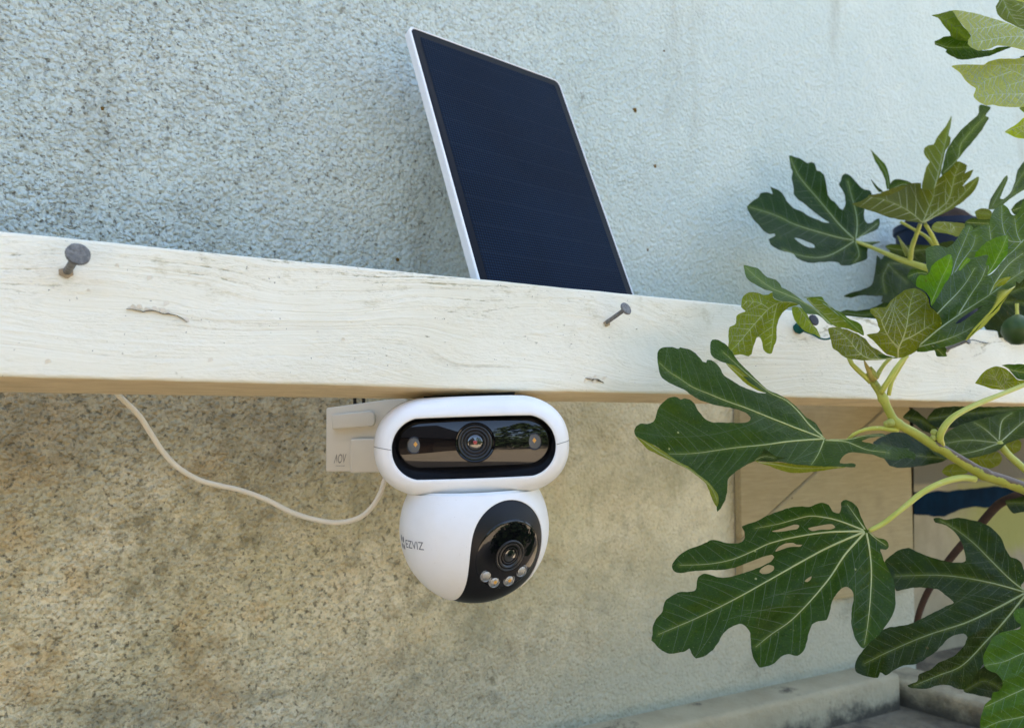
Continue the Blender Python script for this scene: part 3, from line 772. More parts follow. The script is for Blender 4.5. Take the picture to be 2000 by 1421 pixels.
rs_ = np.array(rhos)
for _ in range(3): rs_ = (np.roll(rs_, 1) + rs_ * 2 + np.roll(rs_, -1)) / 4
for j in range(-4, rows + 1):
    for i in range(NP):
        psi = 2 * math.pi * i / NP
        if j < 0:
            rr_, ex = (BR * (.955 + .012 * (j + 4)), .004) if j < -1 else (BR * .994, .0)
            rho = rs_[i] + ex * 0
        else:
            rr_ = BR * (1 if j > 0 else .9985); rho = rs_[i] + .012 + (math.pi - .03 - rs_[i] - .012) * (j / rows) ** 1.25
        V.append((BC + sph(psi, rho) * rr_) * SC)
for r_ in range(rows + 4):
    for i in range(NP):
        q = (i + 1) % NP; Fc.append((r_ * NP + i, r_ * NP + q, (r_ + 1) * NP + q, (r_ + 1) * NP + i))
Fc.append(tuple((rows + 4) * NP + i for i in range(NP)))
def trunc(o, ymax):
    bmx = bmesh.new(); bmx.from_mesh(o.data)
    bmesh.ops.bisect_plane(bmx, geom=list(bmx.verts) + list(bmx.edges) + list(bmx.faces), plane_co=(0, ymax * SC, 0), plane_no=(0, 1, 0), clear_outer=True)
    ed = [e for e in bmx.edges if e.is_boundary and abs(e.verts[0].co.y - ymax * SC) < 1e-6 and abs(e.verts[1].co.y - ymax * SC) < 1e-6]
    if ed: bmesh.ops.holes_fill(bmx, edges=ed, sides=0)
    bmesh.ops.recalc_face_normals(bmx, faces=bmx.faces); bmx.to_mesh(o.data); bmx.free()
ball = pydata('ball_shell', V, Fc, cmr, M['white']); ball.matrix_parent_inverse = Matrix.Identity(4); trunc(ball, -90); autosmooth(ball, 40)
# black face: sphere with a flat opening for the lens window
G0 = R(27.5); rows = 40; V = []; Fc = []; E1, E2 = A_, Ub
for j in range(rows + 1):
    rho = G0 + (math.pi - .02 - G0) * (j / rows)
    for i in range(NP):
        psi = 2 * math.pi * i / NP; V.append((BC + (dL * math.cos(rho) + (E1 * math.cos(psi) + E2 * math.sin(psi)) * math.sin(rho)) * BR * .984) * SC)
for j in range(rows):
    for i in range(NP):
        q = (i + 1) % NP; Fc.append((j * NP + i, j * NP + q, (j + 1) * NP + q, (j + 1) * NP + i))
face = pydata('ball_face', V, Fc, cmr, M['black']); face.matrix_parent_inverse = Matrix.Identity(4); trunc(face, -95)
def fr(x, y, w_): return BC + E1 * x + E2 * y + dL * w_
w0 = BR * .984 * math.cos(G0); rg = BR * .984 * math.sin(G0)
win = lathe('lens_window', 0, 0, [(rg, w0 - .6), (rg - .8, w0 + .6), (rg * .93, w0 + 2.2), (rg * .7, w0 + 5.2), (rg * .4, w0 + 7.4), (rg * .27, w0 + 7.8)], cmr, M['gloss'], 96, 1, fr)
lr = lathe('lens', 0, 0, [(30, w0 + 6), (30, w0 + 9), (28.5, w0 + 10), (26.5, w0 + 9), (25.5, w0 + 7), (24.5, w0 + 7), (24, w0 + 9.3), (22.5, w0 + 9.8), (20, w0 + 8.6), (18, w0 + 6), (17, w0 + 6), (16.5, w0 + 8), (15, w0 + 8.2), (12, w0 + 6)], win, M['ring'], 48, 1, fr)
lathe('lens_glass', 0, 0, [(14, w0 + 6.8), (10, w0 + 8.4), (5, w0 + 9.2), (0, w0 + 9.5)], lr, M['lensglass'], 40, 1, fr)
for q, (lx, ly) in enumerate(((-42, -36), (-23, -50), (8, -51), (33, -36))):
    def f2(x, y, w_, lx=lx, ly=ly): return fr(lx + x, ly + y, w_)
    rr2 = math.hypot(lx, ly); wl = w0 + 7.8 * (1 - (rr2 / rg) ** 2) + .4
    lb = lathe('led', 0, 0, [(12.6, wl - 2), (12.6, wl + .6), (11.2, wl + 1.6), (10.0, wl + 1.0), (9.2, wl - .2)], win, M['ledglass'], 28, 1, f2)
    lathe('led_lens', 0, 0, [(9.8, wl), (8, wl + 2), (4, wl + 3.4), (0, wl + 3.7)], lb, M['led'], 24, 1, f2)
    if q in (1, 2): lathe('led_chip', 0, 0, [(4.2, wl + 2.6), (3.4, wl + 3.5), (0, wl + 3.9)], lb, M['ledcore'], 16, 1, f2)
# neck collar under the body
lathe('neck', 0, 0, [(118, -86), (124, -92), (128, -97)], cmr, M['white'], 64, 1, lambda x, y, w_: Vector((BC.x + x, w_, BC.z + y)))
# printing
def text_mesh(txt, size):
    cu_ = bpy.data.curves.new('txt', 'FONT'); cu_.body = txt; cu_.size = size; cu_.resolution_u = 4
    ob = bpy.data.objects.new('txt', cu_); COL.objects.link(ob); dg = bpy.context.evaluated_depsgraph_get()
    me = bpy.data.meshes.new_from_object(ob.evaluated_get(dg)); bpy.data.objects.remove(ob); bpy.data.curves.remove(cu_)
    bmx = bmesh.new(); bmx.from_mesh(me); bmesh.ops.triangulate(bmx, faces=bmx.faces)
    bmesh.ops.subdivide_edges(bmx, edges=[e for e in bmx.edges if e.calc_length() > size * .2], cuts=2, use_grid_fill=True)
    vs = [v.co.copy() for v in bmx.verts]; fs = [tuple(v.index for v in f.verts) for f in bmx.faces]; bmx.free(); bpy.data.meshes.remove(me); return vs, fs
def ball_print(name, vs, fs, lon0, lat0, sx, sy, parent):
    """wrap flat print (unit = text units) round the ball"""
    out = []
    for v in vs:
        lo_, la = lon0 + v.x * sx, lat0 + v.y * sy
        out.append((BC + Vector((math.sin(lo_) * math.cos(la), math.sin(la), math.cos(lo_) * math.cos(la))) * (BR + .5)) * SC)
    o = pydata(name, out, fs, parent, M['print'], False); o.matrix_parent_inverse = Matrix.Identity(4); return o
tv, tf = text_mesh('EZVIZ', 1.0); wmax = max(v.x for v in tv); hmax = max(v.y for v in tv)
LON0 = math.asin(-.888)
ball_print('lettering', tv, tf, LON0, -.172, .40 / wmax, .098 / hmax, ball)
# emblem: four leaf-shaped dashes
ev = []; ef = []
for (ex, ey, rx, ry, rot_) in ((-.14, .045, .022, .045, .15), (-.055, .035, .026, .040, -.2), (-.13, -.055, .024, .040, -.2), (-.05, -.06, .024, .036, .2)):
    b0 = len(ev); ev.append(Vector((ex, ey, 0)))
    for j in range(14):
        a = 2 * math.pi * j / 14; x, y = rx * math.cos(a), ry * math.sin(a); ev.append(Vector((ex + x * math.cos(rot_) - y * math.sin(rot_), ey + x * math.sin(rot_) + y * math.cos(rot_), 0)))
    ef += [(b0, b0 + 1 + j, b0 + 1 + (j + 1) % 14) for j in range(14)]
ball_print('emblem', ev, ef, LON0 - .02, -.115, .9, 1.0, ball)
# wall bracket on the left
def poly_plate(name, poly, w0_, w1_, parent, m, bev=3):
    b = bmesh.new(); a0 = [b.verts.new((x * SC, y * SC, w1_ * SC)) for x, y in poly]; a1 = [b.verts.new((x * SC, y * SC, w0_ * SC)) for x, y in poly]
    b.faces.new(a0); b.faces.new(a1[::-1]); n = len(poly)
    for i in range(n): b.faces.new((a0[i], a0[(i + 1) % n], a1[(i + 1) % n], a1[i]))
    bmesh.ops.recalc_face_normals(b, faces=b.faces)
    bmesh.ops.bevel(b, geom=list(b.edges), offset=bev * SC, segments=3, affect='EDGES', profile=.6)
    o = bm_obj(name, b, parent, m); o.matrix_parent_inverse = Matrix.Identity(4); return autosmooth(o, 30)
def zx(x, y, k_=1.0):      # zoomed-picture coordinates of the camera detail to local px
    return ((x - 995) / 3.089 * k_, (392 - y) / 3.089 * k_)
kb = 1.22                 # the bracket sits farther back, so it is larger in local px than it looks
def zb2(x, y): a = zx(x, y); c_, s_ = math.cos(-roll), math.sin(-roll); a = (a[0] * c_ - a[1] * s_, a[0] * s_ + a[1] * c_); return (a[0] * kb, (a[1] + 6) * kb - 6)
# w for local depth: farther by (kb-1)*F
wbk = -(kb - 1) * F
brk = poly_plate('bracket', [zb2(122, 188), zb2(128, 566), zb2(560, 562), zb2(620, 300), zb2(600, 130), zb2(470, 138)], wbk - 30, wbk, cmr, M['offwhite'], 4)
poly_plate('raised_bar', [zb2(158, 228), zb2(166, 316), zb2(400, 298), zb2(418, 282), zb2(414, 222), zb2(392, 204)], wbk - 2, wbk + 14, brk, M['offwhite'], 5)
poly_plate('terminal_box', [zb2(278, 372), zb2(280, 572), zb2(520, 566), zb2(520, 366)], wbk - 2, wbk + 22, brk, M['offwhite'], 6)
tv, tf = text_mesh('VOV', 1.0)
w1 = max(v.x for v in text_mesh('V', 1.0)[0]); h1_ = max(v.y for v in tv)
for v in tv:
    if v.x <= w1 * .985 and v.x < w1: v.y = h1_ - v.y         # the first letter is an A without its crossbar
wmax = max(v.x for v in tv); hmax = max(v.y for v in tv)
p0, p1, p2 = zb2(175, 516), zb2(243, 516), zb2(175, 462)
out = []
for v in tv:
    x = p0[0] + (p1[0] - p0[0]) * v.x / wmax + (2.5 * v.y / hmax); y = p0[1] + (p2[1] - p0[1]) * v.y / hmax; out.append((x * SC, y * SC, (wbk + .5) * SC))
o = pydata('lettering', out, tf, brk, M['printpale'], False); o.matrix_parent_inverse = Matrix.Identity(4)
q0, q1 = zb2(186, 530), zb2(240, 530)
o = pydata('print_line', [(q0[0] * SC, q0[1] * SC, (wbk + .5) * SC), (q1[0] * SC, q1[1] * SC, (wbk + .5) * SC), (q1[0] * SC, (q1[1] - .9) * SC, (wbk + .5) * SC), (q0[0] * SC, (q0[1] - .9) * SC, (wbk + .5) * SC)], [(3, 2, 1, 0)], brk, M['printpale'], False); o.matrix_parent_inverse = Matrix.Identity(4)
# arm joining bracket to the body
poly_plate('mount_arm', [(-150, 60), (-150, -60), (60, -70), (90, 90), (-60, 92)], wbk - 10, -120, cmr, M['offwhite'], 4)
# top cap under the beam, coloured black for the contact shadow there
poly_plate('contact_shadow_plate', [(-95, 88), (-98, 112), (92, 112), (90, 88)], -150, -62, cmr, M['black'], 4)
for sx in (285, 338):
    a = zb2(sx, 168); V = []; Fc = []
    pth = [Vector((a[0], a[1] - 6 + i * 1.6, wbk - 16)) for i in range(34)]
    o = tube('screw', [p * SC for p in pth], lambda t: (3.9 if int(t * 33) % 2 else 3.0) * SC * kb, cmr, M['satin'], 10); o.matrix_parent_inverse = Matrix.Identity(4)
# cable
cp = [(764, 905, .562), (752, 935, .560), (743, 962, .556), (726, 990, .553), (700, 1011, .551), (660, 1020, .550), (615, 1014, .550), (570, 1000, .549), (520, 975, .547), (470, 957, .545), (430, 948, .542), (390, 937, .539), (350, 914, .535), (320, 884, .531), (297, 850, .527), (274, 814, .522), (250, 789, .515), (232, 772, .506), (215, 750, .496), (190, 720, .49), (160, 690, .487)]
cb = tube('power_cable', smooth_path([P(*c) for c in cp], .002), 5.0 * .55 / F, None, M['cable'], 12)
tag(cb, 'cream power cable looping from the camera bracket up behind the beam', 'cable')

# ================================================================== fig leaves
Z1 = (1800, 0, 4.735); Z2 = (1440, 280, 5.4667); Z3 = (1240, 900, 2.6316); Z3b = (1620, 200, 5.0737); Z4 = (1640, 380, 4.7361)
Z5 = (1400, 500, 4.3478); Z6 = (1230, 650, 3.5088); Z7 = (1640, 640, 3.9472)
def px(zm, pts): return np.array([(zm[0] + x / zm[2], zm[1] + y / zm[2]) for x, y in pts], float)
def cr_closed(p, step, serr, seed):
    n = len(p); out = []
    for i in range(n):
        a, b, c, d = p[i - 1], p[i], p[(i + 1) % n], p[(i + 2) % n]
        m_ = max(1, int(np.linalg.norm(c - b) / step))
        for j in range(m_):
            t = j / m_
            # centripetal-like damping: shorter tangents keep corners crisp
            t1 = (c - a) * .38; t2 = (d - b) * .38; l = np.linalg.norm(c - b)
            for tt in (t1, t2):
                L_ = np.linalg.norm(tt)
                if L_ > l: tt *= l / L_
            h = (2 * t ** 3 - 3 * t * t + 1) * b + (t ** 3 - 2 * t * t + t) * t1 + (-2 * t ** 3 + 3 * t * t) * c + (t ** 3 - t * t) * t2
            out.append(h)
    out = np.array(out)
    if serr:
        cen = out.mean(0); tg = np.roll(out, -1, 0) - np.roll(out, 1, 0); nr = np.stack([tg[:, 1], -tg[:, 0]], 1); nr /= np.linalg.norm(nr, axis=1)[:, None] + 1e-9
        k_ = np.arange(len(out)); s = np.array([noise.noise(Vector((i * .55, seed, 0))) + .6 * noise.noise(Vector((i * .21, seed, 4))) for i in k_])
        out = out + nr * (s * serr)[:, None]
    return out
def inpoly(q, poly):
    x, y = q[:, 0][:, None], q[:, 1][:, None]; a = poly; b = np.roll(poly, -1, 0)
    c = ((a[None, :, 1] > y) != (b[None, :, 1] > y)) & (x < (b[None, :, 0] - a[None, :, 0]) * (y - a[None, :, 1]) / (b[None, :, 1] - a[None, :, 1] + 1e-12) + a[None, :, 0])
    return c.sum(1) % 2 == 1
def segdist(q, segs):
    """min distance from points to segments (N,2),(M,4)"""
    best = np.full(len(q), 1e9)
    for s in segs:
        a = s[:2]; d = s[2:] - a; L2 = (d @ d) + 1e-9; t = np.clip(((q - a) @ d) / L2, 0, 1); e = np.linalg.norm(q - (a + t[:, None] * d), axis=1); best = np.minimum(best, e)
    return best
def tps(ctrl):
    c = np.array(ctrl, float); n = len(c)
    if n < 4:
        zz = c[:, 2].mean() if n else 0.0
        if n == 3:
            A = np.c_[np.ones(3), c[:, :2]]; w_ = np.linalg.solve(A + np.eye(3) * 1e-9, c[:, 2]); return lambda q: w_[0] + q @ w_[1:]
        if n == 2:
            d = c[1, :2] - c[0, :2]; return lambda q: c[0, 2] + (c[1, 2] - c[0, 2]) * ((q - c[0, :2]) @ d) / (d @ d)
        return lambda q: np.full(len(q), zz)
    def U(r2): return np.where(r2 > 0, r2 * np.log(r2 + 1e-12), 0) * .5
    p = c[:, :2] / 100; K = U(((p[:, None] - p[None]) ** 2).sum(2)) + np.eye(n) * .15
    Pm = np.c_[np.ones(n), p]; A = np.zeros((n + 3, n + 3)); A[:n, :n] = K; A[:n, n:] = Pm; A[n:, :n] = Pm.T
    sol = np.linalg.solve(A, np.r_[c[:, 2], 0, 0, 0])
    def f(q):
        q = q / 100; return U(((q[:, None] - p[None]) ** 2).sum(2)) @ sol[:n] + sol[n] + q @ sol[n + 1:]
    return f
def open_cr(pts, step):
    P3 = smooth_path([Vector((a[0], a[1], 0)) for a in pts], step); return np.array([(v.x, v.y) for v in P3])
LEAFN = [0]
def leaf(parent, zm, outline, veins, z, dz=(), col=(.035, .085, .028), under=False, holes=(), bulge=.0042, vcol=None, vr=2.6, sec=26, tert=0, serr=1.0, step=5.0, name='leaf', label=None, wav=.0042, secang=52, curl=0.0):
    """one leaf blade: outline and veins traced from the photograph, given its own distance, tilt, folds and relief"""
    LEAFN[0] += 1; seed = LEAFN[0] * 3.7
    ol = cr_closed(px(zm, outline), step * .8, serr, seed)
    hl = [cr_closed(px(zm, h), 3.5, .5, seed + i) for i, h in enumerate(holes)]
    vn = [open_cr(px(zm, v), 6) for v in veins]
    dzz = [(*px(zm, [(a, b)])[0], c) for a, b, c in dz]
    fz = tps(dzz)
    segs = [np.r_[v[i], v[i + 1]] for v in vn for i in range(len(v) - 1)]
    # secondary veins
    rnd = random.Random(int(seed * 10)); secs = []
    polyok = lambda q: inpoly(q, ol) & (~np.any([inpoly(q, h) for h in hl], axis=0) if hl else np.ones(len(q), bool))
    if sec:
        for vi, v in enumerate(vn):
            others = [np.r_[u[i], u[i + 1]] for uj, u in enumerate(vn) if uj != vi for i in range(0, len(u) - 1)]
            Ls = np.r_[0, np.cumsum(np.linalg.norm(np.diff(v, axis=0), axis=1))]; tot = Ls[-1]
            for side in (-1, 1):
                s = sec * rnd.uniform(.5, .9)
                while s < tot - 6:
                    i = min(len(v) - 2, int(np.searchsorted(Ls, s))); t0 = v[i + 1] - v[max(0, i - 1)]; t0 = t0 / (np.linalg.norm(t0) + 1e-9)
                    a = R(secang + rnd.uniform(-6, 6)) * side; p = v[i].copy(); path = [p.copy()]
                    for kk in range(60):
                        d = np.array([t0[0] * math.cos(a) - t0[1] * math.sin(a), t0[0] * math.sin(a) + t0[1] * math.cos(a)]); p = p + d * 5; a *= .985
                        a += rnd.uniform(-.03, .03)
                        if not polyok(p[None])[0]: break
                        if kk > 2 and others:
                            do = segdist(p[None], others)[0]
                            if do < 5 * kk * .55 and do < 26: break
                        path.append(p.copy())
                    if len(path) > 3: secs.append(np.array(path))
                    s += sec * rnd.uniform(.8, 1.25)
    ters = []
    if tert:
        for v in vn + [q for q in secs if len(q) > 6]:
            Ls = np.r_[0, np.cumsum(np.linalg.norm(np.diff(v, axis=0), axis=1))]
            for side in (-1, 1):
                s = tert * rnd.uniform(.3, 1)
                while s < Ls[-1]:
                    i = min(len(v) - 2, int(np.searchsorted(Ls, s))); t0 = v[i + 1] - v[i]; t0 = t0 / (np.linalg.norm(t0) + 1e-9); a = R(82 + rnd.uniform(-10, 10)) * side; p = v[i].copy(); path = [p.copy()]
                    for kk in range(rnd.randint(3, 7)):
                        p = p + 4 * np.array([t0[0] * math.cos(a) - t0[1] * math.sin(a), t0[0] * math.sin(a) + t0[1] * math.cos(a)]); a += rnd.uniform(-.22, .22)
                        if not polyok(p[None])[0]: break
                        path.append(p.copy())
                    if len(path) > 2: ters.append(np.array(path))
                    s += tert * rnd.uniform(.7, 1.3)
    ssegs = [np.r_[v[i], v[i + 1]] for v in secs for i in range(len(v) - 1)]
    sgn = -1.0 if not under else 1.0
    def zfun(q):
        zz = z + fz(q)
        if segs:
            d = segdist(q, segs); zz = zz + sgn * bulge * (1 - np.exp(-(d / 26) ** 2)) 
        if ssegs:
            d2 = segdist(q, ssegs); zz = zz + sgn * .00022 * (1 - np.exp(-(d2 / 7) ** 2))
        zz = zz + np.array([wav * noise.noise(Vector((a[0] / 75, a[1] / 75, seed))) + wav * .35 * noise.noise(Vector((a[0] / 26, a[1] / 26, seed))) for a in q])
        return zz
    # interior grid
    lo, hi = ol.min(0), ol.max(0); gx, gy = np.meshgrid(np.arange(lo[0], hi[0], step), np.arange(lo[1], hi[1], step * .87)); gx[1::2] += step / 2
    g = np.c_[gx.ravel(), gy.ravel()] + np.random.uniform(-.6, .6, (gx.size, 2)); g = g[polyok(g)]
    bnd = [np.r_[l, np.roll(l, -1, 0)] for l in [ol] + hl]
    es = [np.r_[l[i], l[(i + 1) % len(l)]] for l in [ol] + hl for i in range(len(l))]
    if len(g): g = g[segdist(g, es) > step * .45]
    pts = [Vector(p) for p in ol]; edges = [(i, (i + 1) % len(ol)) for i in range(len(ol))]
    for h in hl:
        b0 = len(pts); pts += [Vector(p) for p in h]; edges += [(b0 + i, b0 + (i + 1) % len(h)) for i in range(len(h))]
    pts += [Vector(p) for p in g]
    res = delaunay_2d_cdt(pts, edges, [], 0, 1e-4); vv_ = np.array([tuple(v) for v in res[0]]); ff = np.array([f for f in res[2] if len(f) == 3])
    cen = vv_[ff].mean(1); ff = ff[polyok(cen)]
    zz = zfun(vv_); co = [P(a[0], a[1], b) for a, b in zip(vv_, zz)]
    # orientation: upper surface normal towards the viewer unless the underside shows
    tri = ff.tolist(); a, b, c = [Vector((*vv_[i], 0)) for i in tri[0]]
    ccw = (b - a).cross(c - a).z > 0            # y is down in the picture: clockwise in pixels faces the viewer
    facing = not ccw
    if facing == under: tri = [t[::-1] for t in tri]
    o = pydata(name, co, [tuple(t) for t in tri], parent, M['leaf']); o.color = ((col[0] * .64, col[1] * .61, col[2] * .18, 1) if not under else (col[0] * .8, col[1] * .74, col[2] * .5, 1))
    at = o.data.attributes.new('vein', 'FLOAT', 'POINT'); val = np.zeros(len(vv_), 'f')
    if segs: val = np.maximum(val, np.exp(-(segdist(vv_, segs) / 4) ** 2))
    if ssegs: val = np.maximum(val, .12 * np.exp(-(segdist(vv_, ssegs) / 3.0) ** 2))
    at.data.foreach_set('value', val.astype('f'))
    if label: o['label'] = label
    # veins: raised tapered ribs
    V = []; Fc = []; k_ = z / F
    def rib(path, r0_, r1_, sides):
        zz_ = zfun(path) - .00012; p3 = [P(a[0], a[1], b) for a, b in zip(path, zz_)]
        add_geo(V, Fc, *tube_geo(p3, lambda t: (r0_ + (r1_ - r0_) * t ** .8) * k_, sides))
    for v in vn:
        L_ = np.linalg.norm(np.diff(v, axis=0), axis=1).sum(); rib(v, .80 * vr * min(1, .45 + L_ / 500), .25, 6)
    if V:
        q = pydata('vein', V, Fc, o, M['vein']); vc = vcol or ((.42, .46, .17) if not under else (.36, .38, .13)); q.color = (*vc, 1)
    V = []; Fc = []
    for v in secs: rib(v, .50 if not under else .9, .2, 5)
    if V:
        q = pydata('side_veins', V, Fc, o, M['vein']); vc = vcol or (.30, .36, .12)
        q.color = (*[.15 * a + 1.15 * b for a, b in zip(vc, col)], 1) if not under else (*[a * .92 for a in vc], 1); tag(q, kind='stuff')
    V = []; Fc = []
    for v in ters: rib(v, .5, .2, 4)
    if V:
        q = pydata('fine_veins', V, Fc, o, M['vein']); q.color = (*[a * .42 + b * .7 for a, b in zip(vcol or (.36, .38, .13), col)], 1); tag(q, kind='stuff')
    return o
def stalk(parent, zm, pts, rad, name='petiole', m=None, sides=10):
    """pts: (x, y, depth); rad (start, end) in photograph pixels"""
    q = [P(*px(zm, [(a, b)])[0], c) for a, b, c in pts]; zav = sum(p[2] for p in pts) / len(pts)
    return tube(name, smooth_path(q, .003), lambda t: (rad[0] + (rad[1] - rad[0]) * t + .25 * math.sin(t * 17)) * zav / F, parent, m or M['petiole'], sides)

# ---- front branch
fb = thing('fig_branch', P(2060, 970, .50), 'front fig branch with a green stem and large lobed leaves crossing the beam', 'fig branch')
GOLD = (.42, .44, .17)
# stem with brown bark on its upper side
sp3 = [(228, 345, .492), (262, 420, .492), (300, 480, .491), (330, 535, .490), (372, 625, .489), (412, 700, .488), (452, 742, .488), (560, 800, .488), (700, 888, .488), (780, 930, .488), (900, 1003, .489), (1100, 1120, .490), (1250, 1172, .492), (1421, 1235, .495), (1700, 1340, .50), (2000, 1440, .51)]
path = smooth_path([P(*px(Z7, [(a, b)])[0], c) for a, b, c in sp3], .0016); NS = 20
nodes = [P(*px(Z7, [(a, b)])[0], .489) for a, b in ((265, 450), (340, 545), (440, 735), (740, 905), (1120, 1130))]
def srad(t, p):
    base = (7.0 + 5.2 * min(1, t * 1.5)) * .49 / F
    for n_ in nodes: base += .0010 * math.exp(-((p - n_).length / .0022) ** 2)
    return base
V, Fc = [], []; n = len(path); vs, fs = tube_geo(path, 1.0, NS)
out = []; bark = []
for i, p in enumerate(path):
    for j in range(NS):
        d = vs[i * NS + j] - p; t = i / (n - 1); out.append(p + d * srad(t, p) * (1 + .03 * noise.noise((p + d * .01) * 300)))
        bark.append(max(0, min(1, (t - .17) * 4.5)) * (.42 + .75 * d.normalized().dot((UP * .9 + RT * .4).normalized())) if t > .15 else .0)
st = pydata('branch_stem', out, fs, fb, M['stem']); a_ = st.data.attributes.new('bark', 'FLOAT', 'POINT'); a_.data.foreach_set('value', np.array(bark, 'f'))
# petioles
stalk(fb, Z7, [(520, 215, .484), (470, 265, .483), (430, 320, .482), (370, 415, .483), (318, 500, .488)], (4.2, 5.4))
stalk(fb, Z7, [(505, 240, .492), (450, 330, .492), (400, 420, .492), (378, 520, .492)], (3.2, 4.0))
stalk(fb, Z7, [(70, 225, .497), (95, 280, .495), (140, 325, .494), (190, 370, .493), (240, 420, .492)], (4.4, 5.0))
stalk(fb, Z7, [(390, 235, .499), (345, 280, .497), (305, 340, .494), (285, 385, .492)], (3.6, 4.0))
stalk(fb, Z7, [(60, 862, .497), (110, 818, .494), (200, 782, .491), (300, 772, .489), (380, 780, .488), (450, 785, .488)], (3.0, 5.4))
stalk(fb, Z7, [(785, 905, .487), (772, 850, .485), (795, 780, .484), (860, 700, .486), (960, 635, .49), (1100, 570, .497), (1250, 510, .505), (1421, 440, .515), (1500, 410, .52)], (6.2, 4.2))
stalk(fb, Z3, [(1205, 357, .482), (1280, 318, .482), (1380, 240, .482), (1480, 160, .484), (1580, 110, .486), (1680, 86, .488), (1750, 92, .489)], (4.6, 6.6))
# buds
def bud(c, r_, tip=None, m=None, name='bud'):
    bmx = bmesh.new(); bmesh.ops.create_uvsphere(bmx, u_segments=16, v_segments=10, radius=1)
    for v in bmx.verts:
        k_ = 1 + .12 * noise.noise(v.co * 2 + c * 50); v.co = c + v.co * r_ * k_
    bm_obj(name, bmx, fb, m or M['bud'])
bz = .487 / F
bud(P(*px(Z7, [(392, 730)])[0], .487), 8.5 * bz); bud(P(*px(Z7, [(365, 738)])[0], .488), 6.5 * bz); bud(P(*px(Z7, [(728, 805)])[0], .488), 6.5 * bz); bud(P(*px(Z7, [(722, 848)])[0], .487), 6 * bz)
bud(P(*px(Z7, [(742, 842)])[0], .487), 4.5 * bz); bud(P(*px(Z7, [(290, 437)])[0], .486), 4.4 * bz)
stalk(fb, Z7, [(188, 250, .489), (205, 290, .489), (235, 345, .490), (262, 400, .491)], (1.0, 8.5), 'bud', M['budtip'])
stalk(fb, Z7, [(238, 300, .489), (262, 345, .489), (268, 390, .491)], (2.0, 7.5), 'bud', M['bud'])
# leaf A: large leaf reaching left, across the beam
GA = (.033, .075, .022)
leaf(fb, Z6, [(1340, 722), (1300, 655), (1265, 610), (1210, 578), (1165, 530), (1120, 485), (1060, 440), (1010, 415), (960, 398), (900, 350), (840, 290), (790, 240), (740, 190), (700, 130), (660, 82), (605, 50), (565, 46), (552, 85), (560, 150), (605, 188), (660, 208), (700, 225), (760, 285), (830, 345), (890, 385), (935, 412), (880, 408), (800, 380), (740, 350), (690, 320), (645, 285), (620, 240), (590, 205), (560, 186), (530, 185), (524, 203), (500, 195), (470, 160), (440, 130), (400, 108), (345, 97), (335, 106), (290, 97), (240, 97), (205, 112), (190, 140), (192, 200), (205, 270), (220, 305), (260, 335), (320, 365), (370, 385), (420, 425), (480, 460), (540, 480), (620, 500), (700, 515), (760, 530), (805, 555), (828, 580), (824, 597), (790, 612), (720, 615), (640, 612), (570, 612), (520, 590), (490, 560), (465, 525), (440, 480), (410, 455), (375, 447), (350, 455), (325, 440), (290, 437), (250, 455), (215, 490), (190, 530), (180, 570), (160, 610), (120, 622), (75, 622), (45, 640), (30, 670), (40, 705), (100, 735), (170, 770), (240, 815), (300, 860), (350, 890), (410, 920), (460, 965), (520, 1010), (548, 1035), (590, 1095), (606, 1140), (596, 1190), (600, 1225), (625, 1200), (655, 1140), (668, 1080), (670, 1010), (695, 975), (740, 940), (790, 910), (850, 880), (940, 880), (1030, 882), (1130, 900), (1240, 908), (1340, 915), (1450, 915), (1545, 920), (1550, 900), (1535, 893), (1440, 890), (1450, 860), (1480, 830), (1540, 817), (1620, 825), (1680, 838), (1720, 855), (1780, 868), (1840, 868), (1890, 855), (1950, 867), (1958, 830), (1940, 812), (1915, 805), (1918, 790), (1860, 788), (1780, 775), (1690, 762), (1620, 750), (1590, 738), (1640, 720), (1700, 712), (1762, 708), (1745, 692), (1690, 688), (1600, 700), (1500, 725), (1440, 737), (1385, 740)],
     [[(1335, 725), (1100, 742), (930, 765), (730, 785), (600, 803), (480, 820), (370, 828), (270, 828)], [(1320, 720), (1150, 655), (960, 580), (800, 515), (660, 465), (550, 420), (430, 370), (340, 310), (270, 265), (205, 205)],
      [(1325, 715), (1230, 630), (1160, 545), (1075, 465), (960, 408), (870, 335), (780, 258), (640, 130)], [(1330, 735), (1305, 800), (1280, 850), (1245, 900)], [(1340, 735), (1480, 745), (1560, 775), (1640, 803), (1780, 820)], [(1370, 732), (1500, 728), (1620, 703), (1740, 702)]],
     .488, [(1335, 725, .004), (30, 670, .0), (270, 828, -.004), (600, 1220, -.035), (205, 205, .018), (330, 450, .012), (560, 60, .045), (780, 240, .038), (1240, 905, -.022), (1545, 905, -.03), (1950, 840, .004), (1750, 700, .012), (700, 600, .012), (950, 900, -.022), (480, 820, .003), (800, 515, .010)], GA, sec=24, label='large leaf lying across the beam edge and the tan boards')
